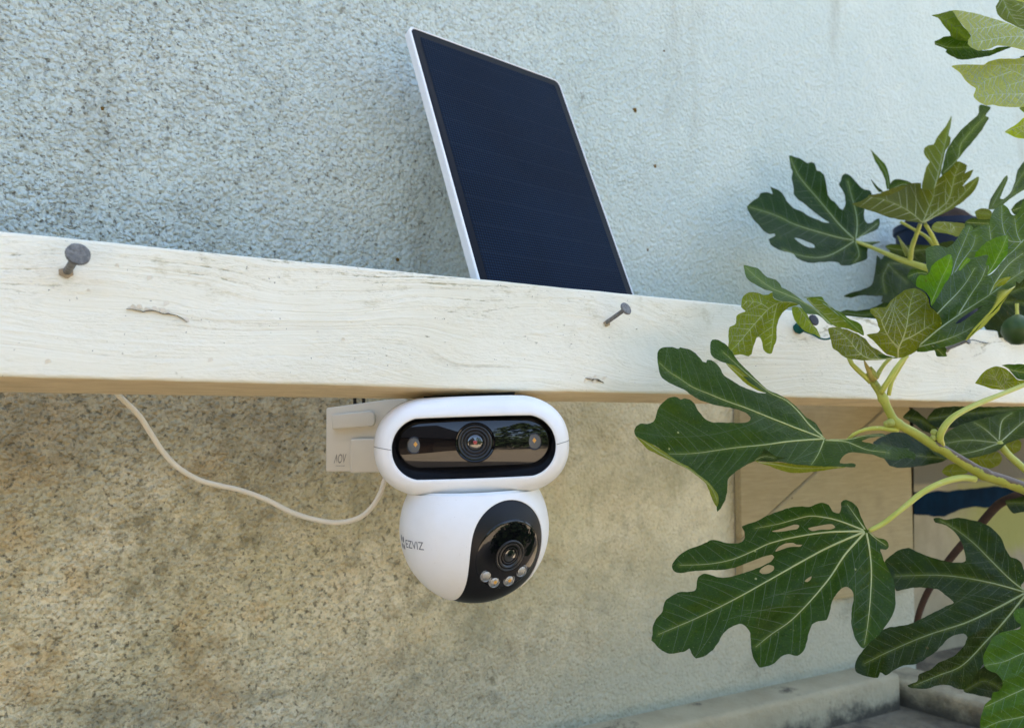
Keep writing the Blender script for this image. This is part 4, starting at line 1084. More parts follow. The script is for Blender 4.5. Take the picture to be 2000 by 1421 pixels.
# folded-over strips of its underside
leaf(fb, Z6, [(855, 872), (900, 882), (1000, 884), (1100, 893), (1240, 908), (1400, 914), (1480, 917), (1400, 930), (1300, 946), (1200, 956), (1100, 956), (1040, 942), (960, 912), (890, 890)], [[(880, 884), (1000, 900), (1150, 925), (1300, 925), (1450, 916)]], .466, (), (.07, .10, .012), True, (), .001, GOLD, 1.3, 14, 0, .6, 4, 'curled_edge', wav=.001)
leaf(fb, Z6, [(40, 704), (90, 728), (165, 768), (240, 815), (300, 858), (350, 890), (410, 918), (470, 968), (540, 1022), (600, 1100), (610, 1150), (597, 1190), (570, 1150), (540, 1070), (520, 1030), (470, 985), (400, 935), (330, 900), (250, 860), (170, 820), (120, 795), (75, 745)], [[(60, 715), (200, 815), (340, 895), (470, 975), (560, 1060), (600, 1150)]], .462, [(40, 704, .022), (300, 860, .010), (600, 1180, -.012), (470, 975, .0)], (.07, .10, .012), True, (), .001, GOLD, 1.2, 12, 0, .6, 4, 'curled_edge', wav=.001)
leaf(fb, Z6, [(852, 872), (885, 842), (905, 820), (922, 793), (955, 812), (1000, 842), (1068, 857), (1010, 868), (1000, 882), (930, 880)], [[(860, 870), (920, 845), (990, 855)]], .465, (), (.022, .05, .016), False, (), .001, None, .8, 0, 0, .4, 3.5, 'curled_edge', wav=.001)
leaf(fb, Z6, [(660, 210), (720, 225), (790, 280), (850, 330), (900, 380), (930, 408), (880, 395), (800, 350), (740, 295)], [[(668, 214), (780, 300), (920, 400)]], .520, (), (.075, .105, .02), True, (), .0005, GOLD, 1.2, 12, 0, .4, 4, 'curled_edge', wav=.0008)

# leaf B: large lower leaf with holes
leaf(fb, Z3, [(1195, 352), (1185, 335), (1165, 290), (1145, 240), (1115, 210), (1080, 198), (1060, 212), (1058, 245), (1050, 268), (1020, 260), (995, 225), (960, 213), (925, 222), (895, 235), (850, 232), (790, 240), (740, 258), (680, 280), (620, 310), (575, 325), (550, 335), (562, 360), (565, 390), (555, 410), (520, 422), (470, 420), (430, 408), (390, 405), (350, 425), (310, 440), (265, 458), (225, 485), (200, 515), (190, 545), (205, 568), (240, 575), (300, 565), (370, 560), (440, 558), (500, 550), (560, 530), (620, 505), (670, 488), (705, 480), (718, 492), (700, 515), (650, 540), (600, 560), (540, 580), (480, 595), (430, 597), (395, 585), (360, 578), (330, 590), (318, 620), (312, 660), (280, 672), (230, 672), (190, 690), (160, 712), (148, 740), (140, 775), (110, 810), (92, 850), (90, 890), (84, 920), (100, 935), (130, 965), (175, 990), (215, 985), (260, 975), (280, 962), (290, 985), (315, 1012), (360, 1000), (400, 970), (430, 930), (450, 890), (490, 855), (540, 835), (570, 850), (592, 880), (596, 940), (605, 1000), (640, 1058), (690, 1050), (720, 1035), (750, 1005), (790, 990), (835, 1000), (870, 970), (885, 925), (895, 880), (910, 840), (945, 820), (985, 815), (1000, 780), (1010, 730), (1030, 690), (1060, 655), (1090, 645), (1115, 662), (1125, 700), (1115, 760), (1112, 830), (1125, 890), (1150, 940), (1175, 962), (1210, 930), (1260, 885), (1300, 830), (1325, 790), (1340, 740), (1338, 690), (1335, 630), (1310, 570), (1285, 520), (1268, 475), (1262, 452), (1290, 455), (1305, 440), (1300, 415), (1280, 400), (1250, 395), (1225, 380), (1208, 362)],
     [[(1180, 362), (1000, 440), (850, 520), (700, 605), (520, 705), (330, 800), (120, 890)], [(1175, 360), (1000, 365), (850, 385), (700, 420), (600, 465), (500, 505), (380, 528), (230, 535)], [(1175, 355), (1060, 310), (980, 290), (900, 282), (820, 300), (740, 322), (620, 345)], [(1180, 368), (1080, 480), (1000, 600), (900, 720), (800, 820), (700, 890), (620, 955)], [(1190, 370), (1205, 450), (1215, 560), (1210, 700), (1198, 830), (1180, 940)], [(1182, 350), (1140, 290), (1090, 220)], [(1200, 362), (1240, 398), (1290, 432)]],
     .485, [(1190, 360, .0), (90, 890, -.012), (200, 540, .012), (560, 340, .028), (1080, 205, .020), (640, 1050, -.030), (1175, 955, -.034), (1335, 650, -.008), (700, 605, -.004), (300, 1000, -.024), (800, 250, .03)], (.027, .068, .026),
     holes=[[(705, 360), (760, 345), (820, 325), (845, 330), (835, 348), (790, 355), (740, 363)], [(890, 345), (930, 335), (980, 325), (1015, 325), (1030, 340), (1010, 350), (960, 352), (910, 358)], [(722, 463), (740, 440), (775, 422), (815, 420), (830, 428), (862, 430), (850, 438), (800, 441), (760, 452)], [(640, 570), (650, 550), (685, 532), (715, 540), (712, 560), (690, 575), (655, 580)], [(872, 617), (890, 600), (909, 591), (902, 610), (885, 621)]],
     vr=3.0, sec=26, vcol=(.44, .47, .20), label='large insect-eaten leaf with several holes, hanging lowest left')
# leaf G: centre leaf seen from below, two lobes
UG = (.050, .072, .010)  # light coming through the blade is put into this olive gold
leaf(fb, Z5, [(1540, 864), (1500, 850), (1440, 832), (1400, 795), (1370, 762), (1330, 720), (1272, 668), (1310, 660), (1370, 648), (1386, 625), (1370, 590), (1350, 530), (1310, 487), (1302, 450), (1340, 440), (1380, 435), (1440, 432), (1457, 410), (1472, 385), (1510, 350), (1550, 320), (1600, 290), (1650, 275), (1690, 275), (1740, 295), (1780, 330), (1800, 370), (1810, 430), (1850, 460), (1890, 500), (1910, 550), (1915, 585), (1880, 630), (1830, 690), (1780, 740), (1720, 790), (1650, 832), (1590, 858)],
     [[(1540, 860), (1540, 790), (1580, 700), (1610, 600), (1630, 480), (1650, 380), (1675, 290)], [(1545, 775), (1480, 715), (1420, 610), (1380, 500), (1330, 455)], [(1575, 720), (1660, 680), (1760, 620), (1860, 560)]], .478, [(1540, 860, .004), (1675, 290, .012), (1300, 450, .0), (1272, 668, -.004), (1910, 580, .010), (1600, 600, .0)], UG, True, (), .003, GOLD, 3.4, 17, 9, 1.0, label='middle leaf seen from below with pale netted veins')
leaf(fb, Z5, [(945, 612), (985, 602), (1050, 608), (1120, 630), (1200, 665), (1260, 700), (1310, 760), (1370, 800), (1420, 832), (1480, 852), (1540, 864), (1480, 872), (1400, 880), (1340, 885), (1230, 885), (1130, 870), (1070, 850), (1030, 810), (985, 780), (970, 720), (955, 670)],
     [[(1500, 866), (1380, 876), (1280, 866), (1200, 810), (1130, 722), (1060, 655), (985, 615)]], .482, [(945, 612, -.004), (1540, 864, .0), (1100, 860, -.01), (1250, 690, .004)], UG, True, (), .003, GOLD, 2.2, 17, 9, 1.0, label='small rounded lobe seen from below, left of the middle leaf')
leaf(fb, Z5, [(1365, 840), (1420, 838), (1490, 855), (1440, 866), (1400, 866)], [], .479, (), (.05, .11, .06), False, (), 0, None, 1, 0, 0, .5, 3.5, 'leaf', wav=.0005, label='tiny blue-green leaf tip at the base of the middle leaf')

# leaf F: drooping leaf over the beam
UF = (.052, .088, .014); TF = (.055, .115, .045)
F0 = leaf(fb, Z5, [(228, 75), (260, 82), (290, 88), (350, 105), (400, 155), (430, 180), (500, 200), (540, 240), (550, 265), (620, 300), (690, 350), (760, 400), (830, 440), (900, 500), (960, 560), (985, 590), (940, 570), (895, 525), (850, 497), (780, 492), (745, 470), (700, 412), (640, 388), (560, 385), (505, 368), (477, 343), (472, 302), (400, 282), (340, 247), (280, 217), (252, 182), (236, 132)],
     [[(960, 575), (850, 470), (740, 395), (600, 330), (470, 275), (350, 190), (245, 95)]], .548, [(228, 75, .04), (480, 300, .006), (700, 380, -.002), (980, 590, -.02), (550, 260, .02)], TF, sec=22, vr=1.8, label='narrow leaf lobe arching over the top edge of the beam')
leaf(fb, Z5, [(472, 308), (440, 326), (400, 326), (350, 310), (290, 302), (240, 325), (215, 360), (208, 430), (235, 460), (246, 470), (200, 490), (165, 510), (158, 580), (110, 602), (100, 640), (100, 740), (95, 822), (150, 840), (210, 835), (270, 850), (295, 830), (320, 740), (340, 690), (360, 685), (380, 720), (395, 800), (430, 828), (470, 825), (485, 760), (505, 720), (510, 600), (525, 540), (560, 480), (610, 435), (680, 420), (702, 412), (640, 390), (560, 387), (505, 372), (477, 347)],
     [[(700, 405), (600, 392), (530, 395), (450, 440), (380, 510), (300, 600), (200, 720), (105, 820)], [(515, 400), (490, 500), (475, 600), (468, 700), (450, 810)], [(440, 445), (380, 405), (310, 385), (225, 385)]], .546, [(700, 410, -.002), (470, 320, .004), (105, 820, -.006), (450, 820, .006), (215, 380, .012), (400, 450, .0)], UF, True, (), .003, (.40, .45, .20), 2.2, 17, 10, 1.2, label='drooping lobe seen from below, hanging down over the beam')
leaf(fb, Z5, [(760, 362), (790, 355), (820, 356), (860, 370), (905, 400), (950, 432), (1030, 500), (1100, 560), (1165, 618), (1200, 650), (1120, 622), (1050, 607), (1010, 600), (975, 575), (930, 530), (890, 490), (850, 452), (800, 402)],
     [[(775, 368), (850, 440), (930, 510), (1000, 580), (1030, 600)]], .538, (), UF, True, (), .002, GOLD, 1.8, 15, 9, .8, label='folded lobe seen from below beside the twine-wrapped nail')
leaf(fb, Z5, [(735, 352), (800, 348), (890, 345), (920, 388), (960, 430), (1060, 480), (1120, 530), (1195, 560), (1235, 600), (1247, 672), (1180, 634), (1100, 562), (1000, 470), (900, 396), (820, 362)], [[(760, 353), (900, 380), (1020, 470), (1140, 570), (1235, 655)]], .548, (), (.07, .13, .075), sec=20, vr=1.2, wav=.002, label='pale blue-green leaf edge behind the folded lobe over the beam')
leaf(fb, Z5, [(640, 430), (690, 430), (735, 450), (770, 500), (800, 560), (850, 620), (882, 692), (830, 664), (760, 644), (700, 592), (660, 542), (640, 480)], [[(690, 430), (740, 500), (800, 580), (875, 685)]], .575, (), (.06, .105, .04), True, (), .002, (.40, .45, .2), 1.5, 17, 10, .8, label='small lobe hanging behind the twine-wrapped nail')

# leaf H: blue-green leaf on the right, upper side
TH = (.050, .098, .056)
leaf(fb, Z4, [(700, 1425), (760, 1367), (850, 1280), (945, 1205), (920, 1110), (850, 1030), (880, 930), (940, 850), (1040, 740), (1110, 690), (1160, 630), (1250, 590), (1310, 570), (1370, 560), (1352, 645), (1378, 655), (1365, 745), (1410, 730), (1480, 650), (1560, 560), (1630, 515), (1720, 490), (1800, 520), (1800, 700), (1720, 765), (1660, 822), (1630, 800), (1630, 840), (1560, 930), (1480, 1020), (1420, 1090), (1340, 1160), (1260, 1260), (1180, 1333), (1080, 1375), (950, 1415), (820, 1448), (720, 1455)],
     [[(720, 1410), (900, 1365), (1100, 1295), (1230, 1225)], [(730, 1400), (930, 1235), (1130, 1095), (1290, 990), (1400, 918), (1560, 800), (1705, 700)], [(905, 1100), (980, 1020), (1080, 920), (1170, 810), (1250, 680)], [(1100, 1105), (1160, 1010), (1230, 900), (1310, 780), (1350, 680)], [(1390, 920), (1450, 800), (1560, 650), (1700, 540)]], .486,
     [(720, 1425, .002), (850, 1030, -.002), (1365, 650, .02), (1720, 600, .014), (1630, 830, -.012), (1180, 1330, -.020), (1130, 1095, .0), (900, 1430, -.016)], TH, holes=[[(1072, 1194), (1110, 1152), (1200, 1092), (1300, 1032), (1326, 1026), (1280, 1068), (1200, 1128), (1120, 1180)]], sec=20, vr=2.4, vcol=(.40, .46, .24), label='blue-green leaf on the right with a long slit, upper side showing')
leaf(fb, Z4, [(1636, 836), (1590, 872), (1500, 900), (1472, 940), (1432, 1020), (1372, 1100), (1292, 1182), (1222, 1262), (1160, 1350), (1200, 1332), (1262, 1270), (1332, 1220), (1402, 1140), (1472, 1070), (1502, 1010), (1560, 932), (1600, 882)], [[(1620, 850), (1500, 930), (1400, 1090), (1250, 1245)]], .462, [(1636, 836, .008), (1160, 1350, -.002), (1400, 1090, .0)], (.11, .14, .012), True, (), .001, (.50, .50, .14), 1.4, 13, 0, .6, 4, 'leaf', wav=.001, label='yellowish rolled leaf edge along the blue-green leaf')
leaf(fb, Z7, [(695, 128), (760, 132), (800, 132), (825, 165), (818, 195), (828, 218), (790, 222), (748, 218), (735, 180)], [[(710, 135), (770, 180), (800, 215)]], .475, (), (.035, .075, .03), False, (), .001, None, .9, 0, 0, .5, 3.5, 'leaf', wav=.001, label='small curled leaf tip under the blue-green leaf')
# leaf I: behind H
TI = (.055, .105, .072)
leaf(fb, Z4, [(795, 545), (800, 500), (850, 475), (930, 475), (990, 490), (1050, 450), (1100, 380), (1160, 290), (1200, 278), (1235, 300), (1232, 322), (1290, 290), (1370, 278), (1385, 275), (1390, 220), (1430, 140), (1500, 92), (1550, 120), (1590, 180), (1630, 190), (1670, 140), (1690, 70), (1760, 20), (1820, 200), (1760, 500), (1600, 560), (1400, 640), (1300, 720), (1150, 790), (1000, 880), (860, 860), (815, 700), (797, 620)],
     [[(1700, 420), (1560, 560), (1400, 640)], [(1690, 440), (1560, 420), (1505, 280), (1500, 100)], [(1680, 445), (1640, 360), (1620, 220)], [(1030, 770), (1080, 600), (1150, 440), (1205, 300)], [(1040, 760), (1130, 620), (1230, 480), (1255, 380)], [(1420, 560), (1400, 420), (1384, 290)]], .540, [(795, 545, .004), (1500, 100, .03), (1760, 100, .02), (1000, 870, -.01), (1600, 560, .0), (1200, 285, .02)], TI, sec=22, vr=1.7, vcol=(.30, .37, .25), label='broad blue-green leaf with wavy lobes behind the bright young leaves')
YG = (.115, .255, .022)  # backlit glow of the young lobes is put into their bright green
leaf(fb, Z4, [(1030, 555), (1045, 640), (1032, 720), (1000, 790), (962, 842), (902, 950), (847, 1030), (832, 950), (782, 890), (710, 850), (710, 790), (742, 740), (800, 745), (830, 720), (850, 660), (920, 600), (980, 568)], [[(845, 1010), (900, 880), (950, 760), (1000, 660), (1028, 570)]], .474, (), YG, sec=16, vr=1.5, vcol=(.36, .50, .16), label='bright yellow-green young leaf lobe, the larger of two')
leaf(fb, Z4, [(1550, 378), (1557, 470), (1550, 550), (1500, 620), (1440, 690), (1366, 745), (1380, 660), (1352, 642), (1374, 562), (1300, 567), (1247, 582), (1262, 530), (1312, 480), (1370, 432), (1450, 395)], [[(1375, 730), (1440, 620), (1500, 500), (1545, 390)]], .472, (), (.085, .20, .016), sec=16, vr=1.4, vcol=(.36, .50, .16), label='bright green pointed young leaf lobe nearer the right edge')
leaf(fb, Z4, [(1175, 580), (1210, 605), (1165, 650), (1112, 705), (1098, 695), (1130, 632)], [[(1105, 698), (1150, 640), (1190, 590)]], .474, (), YG, sec=0, vr=.9, serr=.5, step=4, wav=.0005, vcol=(.36, .50, .16), label='tiny bright green leaf tip between the two young lobes')
leaf(fb, Z4, [(1408, 893), (1430, 830), (1480, 782), (1582, 760), (1532, 822), (1480, 850), (1452, 852), (1425, 880)], [[(1412, 888), (1470, 815), (1570, 765)]], .468, (), (.11, .14, .012), True, (), .0005, GOLD, 1, 0, 0, .5, 4, 'leaf', wav=.0005, label='small golden curled tip on the blue-green leaf')
leaf(fb, Z4, [(622, 762), (660, 688), (740, 694), (812, 715), (806, 760), (745, 745), (712, 790), (702, 840), (665, 800)], [[(805, 730), (720, 725), (640, 755)]], .50, (), (.035, .075, .05), sec=14, vr=1, label='small dark blue-green tip left of the young lobes')
# right-hand leaf on the beam, from below
leaf(fb, Z7, [(1043, 425), (1060, 405), (1090, 360), (1150, 312), (1210, 297), (1270, 310), (1322, 350), (1372, 398), (1421, 405), (1500, 415), (1500, 440), (1421, 452), (1350, 466), (1270, 478), (1180, 470), (1110, 448)], [[(1460, 440), (1350, 455), (1250, 470), (1210, 400), (1168, 312)], [(1235, 465), (1290, 400), (1300, 335)]], .520, [(1043, 425, .01), (1500, 430, .0), (1210, 300, .004)], (.055, .085, .012), True, (), .002, GOLD, 1.8, 12, 7, .8, label='small leaf seen from below at the right edge of the beam')
leaf(fb, Z7, [(1248, 290), (1290, 280), (1340, 280), (1421, 283), (1520, 300), (1520, 412), (1421, 405), (1375, 395), (1325, 345), (1290, 310)], [[(1260, 292), (1340, 330), (1500, 350)]], .522, (), (.04, .09, .06), sec=16, vr=1, label='dark blue-green flap of the small leaf at the right edge')
# leaf E: bright leaf at the bottom right corner
leaf(fb, Z3, [(2180, 1440), (2180, 740), (2080, 745), (2000, 750), (1960, 760), (1945, 785), (1960, 820), (1985, 842), (1980, 860), (1930, 870), (1880, 880), (1840, 905), (1825, 932), (1815, 950), (1800, 980), (1790, 1005), (1795, 1050), (1820, 1075), (1860, 1090), (1885, 1120), (1890, 1150), (1870, 1180), (1840, 1190), (1830, 1220), (1800, 1250), (1785, 1290), (1775, 1340), (1775, 1420), (1800, 1520), (2000, 1580), (2180, 1580)],
     [[(2160, 940), (2000, 985), (1900, 1028), (1800, 1048)], [(2160, 1100), (2000, 1170), (1900, 1215), (1800, 1262)], [(2160, 1250), (2000, 1310), (1880, 1335), (1785, 1375)], [(2160, 1420), (2000, 1450), (1850, 1500)]], .452, [(1790, 1005, .006), (2180, 740, .02), (1775, 1420, -.012), (2160, 1100, -.004)], (.050, .125, .036), sec=22, vr=1.7, vcol=(.34, .44, .20), label='fresh green leaf cut off by the bottom right corner')

# ---- leaves of the shaded lower branch
lbn = thing('fig_branch', P(2080, 1150, .60), 'darker fig branch in the lower right, its glossy leaves in front of the painted board', 'fig branch')
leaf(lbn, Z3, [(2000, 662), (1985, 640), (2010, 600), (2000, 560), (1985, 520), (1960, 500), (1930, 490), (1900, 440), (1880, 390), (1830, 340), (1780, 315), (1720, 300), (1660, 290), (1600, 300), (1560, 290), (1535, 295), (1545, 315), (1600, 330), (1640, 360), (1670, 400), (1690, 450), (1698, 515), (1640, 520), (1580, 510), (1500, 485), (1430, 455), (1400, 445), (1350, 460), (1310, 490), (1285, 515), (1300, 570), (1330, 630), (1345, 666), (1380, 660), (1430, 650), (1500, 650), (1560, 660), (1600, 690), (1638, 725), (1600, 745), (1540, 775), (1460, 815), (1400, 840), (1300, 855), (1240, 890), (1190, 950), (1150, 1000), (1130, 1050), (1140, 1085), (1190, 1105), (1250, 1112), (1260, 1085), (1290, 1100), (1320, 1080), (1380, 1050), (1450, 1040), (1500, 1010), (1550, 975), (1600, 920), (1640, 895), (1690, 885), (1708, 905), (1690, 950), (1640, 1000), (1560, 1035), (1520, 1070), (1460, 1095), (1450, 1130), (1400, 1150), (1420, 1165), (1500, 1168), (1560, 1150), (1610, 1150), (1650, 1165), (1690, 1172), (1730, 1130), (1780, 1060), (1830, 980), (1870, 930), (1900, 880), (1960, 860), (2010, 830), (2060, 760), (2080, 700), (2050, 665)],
     [[(2000, 672), (1850, 630), (1700, 600), (1550, 585), (1340, 590)], [(2000, 680), (1850, 760), (1700, 830), (1500, 895), (1300, 980), (1180, 1040)], [(2005, 690), (1900, 820), (1800, 930), (1680, 1050), (1560, 1100), (1440, 1150)], [(2000, 664), (1920, 600), (1820, 500), (1740, 420), (1650, 350), (1570, 305)]], .565,
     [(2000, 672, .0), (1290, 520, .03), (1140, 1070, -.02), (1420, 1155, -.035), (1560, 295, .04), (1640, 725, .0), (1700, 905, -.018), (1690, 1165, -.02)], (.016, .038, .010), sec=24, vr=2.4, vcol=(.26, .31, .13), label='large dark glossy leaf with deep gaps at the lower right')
stalk(lbn, Z3, [(2000, 676, .565), (2080, 690, .565), (2160, 720, .565), (2260, 780, .57)], (5, 6))
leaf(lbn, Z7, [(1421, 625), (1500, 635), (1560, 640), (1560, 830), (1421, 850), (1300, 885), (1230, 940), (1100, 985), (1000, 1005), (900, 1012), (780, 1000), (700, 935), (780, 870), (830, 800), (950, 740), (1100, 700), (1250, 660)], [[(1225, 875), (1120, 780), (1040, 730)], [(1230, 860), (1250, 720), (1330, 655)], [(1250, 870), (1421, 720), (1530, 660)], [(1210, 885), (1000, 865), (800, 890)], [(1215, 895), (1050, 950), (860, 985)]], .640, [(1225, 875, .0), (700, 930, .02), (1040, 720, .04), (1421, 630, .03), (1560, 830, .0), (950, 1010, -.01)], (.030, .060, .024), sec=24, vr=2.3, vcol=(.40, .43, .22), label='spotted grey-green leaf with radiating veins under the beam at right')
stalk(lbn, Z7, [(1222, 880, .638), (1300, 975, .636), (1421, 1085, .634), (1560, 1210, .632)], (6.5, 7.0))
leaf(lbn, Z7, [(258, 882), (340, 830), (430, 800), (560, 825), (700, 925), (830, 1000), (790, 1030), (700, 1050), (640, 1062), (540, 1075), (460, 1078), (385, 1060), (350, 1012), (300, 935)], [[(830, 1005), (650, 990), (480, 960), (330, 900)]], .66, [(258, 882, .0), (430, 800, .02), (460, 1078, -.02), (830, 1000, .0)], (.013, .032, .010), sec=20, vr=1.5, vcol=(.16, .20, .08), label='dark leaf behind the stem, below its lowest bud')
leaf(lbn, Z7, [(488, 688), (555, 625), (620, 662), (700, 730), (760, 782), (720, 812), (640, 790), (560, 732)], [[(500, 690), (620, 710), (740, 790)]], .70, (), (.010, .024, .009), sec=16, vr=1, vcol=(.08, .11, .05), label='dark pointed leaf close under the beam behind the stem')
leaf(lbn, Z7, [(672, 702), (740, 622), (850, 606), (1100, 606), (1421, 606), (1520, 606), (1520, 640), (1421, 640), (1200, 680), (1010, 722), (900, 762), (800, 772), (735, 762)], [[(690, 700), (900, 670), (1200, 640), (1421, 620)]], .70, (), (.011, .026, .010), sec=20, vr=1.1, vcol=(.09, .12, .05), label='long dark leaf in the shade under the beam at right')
leaf(lbn, Z7, [(1000, 982), (1100, 950), (1220, 955), (1252, 1000), (1232, 1050), (1162, 1082), (1062, 1062), (1000, 1040)], [[(1010, 1000), (1120, 1010), (1235, 1000)]], .68, (), (.045, .065, .014), True, (), .001, (.25, .27, .08), 1.2, 14, 0, .8, label='olive leaf seen from below, just above the lower petiole')
leaf(lbn, Z7, [(788, 1110), (830, 1060), (900, 1048), (990, 1108), (945, 1132), (862, 1152)], [[(800, 1105), (970, 1100)]], .68, (), (.04, .062, .014), True, (), .001, (.22, .25, .08), 1, 12, 0, .8, label='small olive leaf seen from below in the fork of the stem')
leaf(lbn, Z7, [(1280, 900), (1360, 858), (1400, 880), (1392, 940), (1332, 972), (1290, 940)], [[(1290, 905), (1380, 920)]], .68, (), (.045, .065, .014), True, (), .001, (.25, .27, .08), 1, 12, 0, .8, label='olive lobe seen from below beside the thick pale petiole')
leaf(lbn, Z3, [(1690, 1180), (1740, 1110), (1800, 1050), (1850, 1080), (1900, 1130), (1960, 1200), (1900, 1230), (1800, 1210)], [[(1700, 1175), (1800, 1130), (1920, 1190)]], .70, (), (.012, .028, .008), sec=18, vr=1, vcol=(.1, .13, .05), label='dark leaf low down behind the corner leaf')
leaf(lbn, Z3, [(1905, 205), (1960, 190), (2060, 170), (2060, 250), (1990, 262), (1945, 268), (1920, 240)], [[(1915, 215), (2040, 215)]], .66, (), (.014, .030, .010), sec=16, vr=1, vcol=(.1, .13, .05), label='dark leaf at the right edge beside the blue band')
leaf(lbn, Z3, [(1790, 1090), (1840, 1060), (1880, 1090), (1860, 1120), (1800, 1130)], [[(1795, 1100), (1870, 1095)]], .72, (), (.06, .075, .03), True, (), .001, (.25, .27, .12), 1, 0, 0, .8, label='pale small leaf tip behind the corner leaf')

# ---- back branch with leaves close to the wall
bk = thing('fig_branch', P(1850, 520, .80), 'fig branch close to the upper wall with a leaf spread flat and others standing up', 'fig branch')
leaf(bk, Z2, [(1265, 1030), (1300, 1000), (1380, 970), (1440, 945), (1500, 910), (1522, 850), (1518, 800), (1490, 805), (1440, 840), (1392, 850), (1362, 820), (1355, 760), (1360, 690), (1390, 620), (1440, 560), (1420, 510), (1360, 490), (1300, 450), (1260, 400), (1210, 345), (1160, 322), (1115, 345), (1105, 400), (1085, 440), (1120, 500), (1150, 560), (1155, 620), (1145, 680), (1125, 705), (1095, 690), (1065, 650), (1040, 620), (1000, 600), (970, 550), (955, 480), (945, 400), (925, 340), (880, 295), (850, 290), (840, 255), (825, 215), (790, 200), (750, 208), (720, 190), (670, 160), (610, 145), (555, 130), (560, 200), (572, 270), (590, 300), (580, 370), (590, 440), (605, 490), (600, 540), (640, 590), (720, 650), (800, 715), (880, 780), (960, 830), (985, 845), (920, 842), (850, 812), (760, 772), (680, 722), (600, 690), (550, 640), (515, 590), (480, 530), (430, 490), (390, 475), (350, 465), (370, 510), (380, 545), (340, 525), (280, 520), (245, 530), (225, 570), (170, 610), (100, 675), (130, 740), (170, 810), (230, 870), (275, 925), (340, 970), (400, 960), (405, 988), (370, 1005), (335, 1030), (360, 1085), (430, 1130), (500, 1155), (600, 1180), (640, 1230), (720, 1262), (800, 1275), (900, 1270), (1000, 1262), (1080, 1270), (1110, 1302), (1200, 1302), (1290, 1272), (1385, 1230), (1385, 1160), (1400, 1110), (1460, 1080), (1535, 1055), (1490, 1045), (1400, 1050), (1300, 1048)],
     [[(1240, 1035), (1100, 1010), (950, 970), (780, 920), (600, 860), (480, 800), (360, 750), (200, 700), (125, 678)], [(1245, 1020), (1100, 880), (950, 700), (850, 580), (720, 430), (640, 320), (570, 160)], [(1265, 1020), (1280, 900), (1275, 780), (1250, 670), (1220, 560), (1180, 400)], [(1240, 1048), (1120, 1125), (1000, 1188), (880, 1218), (760, 1212), (640, 1188), (480, 1130)], [(1262, 1050), (1295, 1140), (1300, 1200), (1250, 1270)], [(1280, 1045), (1400, 1055), (1510, 1052)], [(1285, 1015), (1400, 930), (1500, 850)]], .820,
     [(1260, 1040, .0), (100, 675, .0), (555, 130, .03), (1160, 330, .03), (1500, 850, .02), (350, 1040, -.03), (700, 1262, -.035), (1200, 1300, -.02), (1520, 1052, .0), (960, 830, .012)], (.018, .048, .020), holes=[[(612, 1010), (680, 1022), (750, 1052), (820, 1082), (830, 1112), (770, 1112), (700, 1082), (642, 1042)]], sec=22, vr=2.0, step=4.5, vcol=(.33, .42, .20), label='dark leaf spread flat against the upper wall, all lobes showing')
stalk(bk, Z4, [(150, 435, .82), (300, 490, .81), (430, 545, .80), (560, 600, .79), (700, 645, .78), (830, 690, .77), (1000, 760, .76)], (3.0, 7.5), 'branch_stem', M['petiole'])
stalk(bk, Z4, [(745, 270, .755), (710, 370, .76), (670, 480, .77), (650, 610, .785)], (3.6, 5.0))
stalk(bk, Z4, [(790, 270, .76), (850, 370, .765), (900, 480, .77)], (3.4, 4.6))
stalk(bk, Z4, [(560, 250, .80), (700, 330, .795), (800, 390, .79), (880, 480, .785)], (2.4, 3.6))
stalk(bk, Z4, [(535, 380, .79), (580, 460, .787), (640, 560, .786)], (.8, 6.5), 'bud', M['bud'])
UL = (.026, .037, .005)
leaf(bk, Z3b, [(225, 1002), (300, 985), (380, 935), (385, 920), (480, 908), (560, 880), (640, 847), (720, 827), (800, 805), (870, 798), (905, 800), (910, 850), (930, 862), (1000, 852), (1030, 850), (1060, 772), (1120, 722), (1190, 652), (1230, 592), (1290, 585), (1360, 625), (1350, 680), (1340, 702), (1425, 665), (1390, 740), (1320, 830), (1400, 780), (1480, 735), (1470, 810), (1420, 890), (1340, 970), (1240, 1040), (1130, 1100), (1000, 1160), (930, 1202), (880, 1190), (740, 1170), (600, 1140), (450, 1090), (330, 1050), (232, 1015)],
     [[(925, 1195), (800, 1090), (680, 1020), (540, 965), (390, 935)], [(930, 1190), (1050, 1085), (1170, 980), (1215, 850), (1240, 730), (1290, 600)], [(940, 1190), (1200, 1030), (1350, 885), (1470, 750)], [(925, 1185), (990, 1030), (1030, 930), (1050, 800)]], .745, [(925, 1195, .0), (225, 1002, -.01), (1290, 590, .02), (1475, 740, .02), (880, 800, .03), (600, 1140, -.015)], UL, True, (), .003, (.34, .36, .13), 2.4, 18, 0, 1.0, label='spreading leaf seen from below on an upright stalk by the wall')
leaf(bk, Z3b, [(385, 922), (470, 905), (560, 878), (640, 847), (720, 825), (760, 835), (700, 870), (640, 900), (560, 925), (470, 935), (390, 945)], [], .742, (), (.045, .055, .018), True, (), .001, None, 1, 0, 0, 2.2, 3.5, 'curled_edge', wav=.004)
leaf(bk, Z3b, [(1210, 133), (1202, 220), (1182, 330), (1202, 350), (1190, 420), (1150, 480), (1122, 600), (1092, 740), (1052, 790), (1030, 862), (920, 862), (930, 750), (960, 640), (992, 590), (960, 550), (936, 500), (940, 450), (990, 422), (1030, 415), (1062, 350), (1110, 290), (1150, 240), (1182, 180)], [[(1040, 850), (1080, 700), (1110, 560), (1150, 390), (1205, 150)]], .765, [(1210, 133, .03), (940, 470, .012), (1000, 860, -.01)], (.036, .060, .012), True, (), .003, (.33, .37, .14), 1.8, 18, 0, .8, label='upright pointed leaf seen from below, left of a pair by the wall')
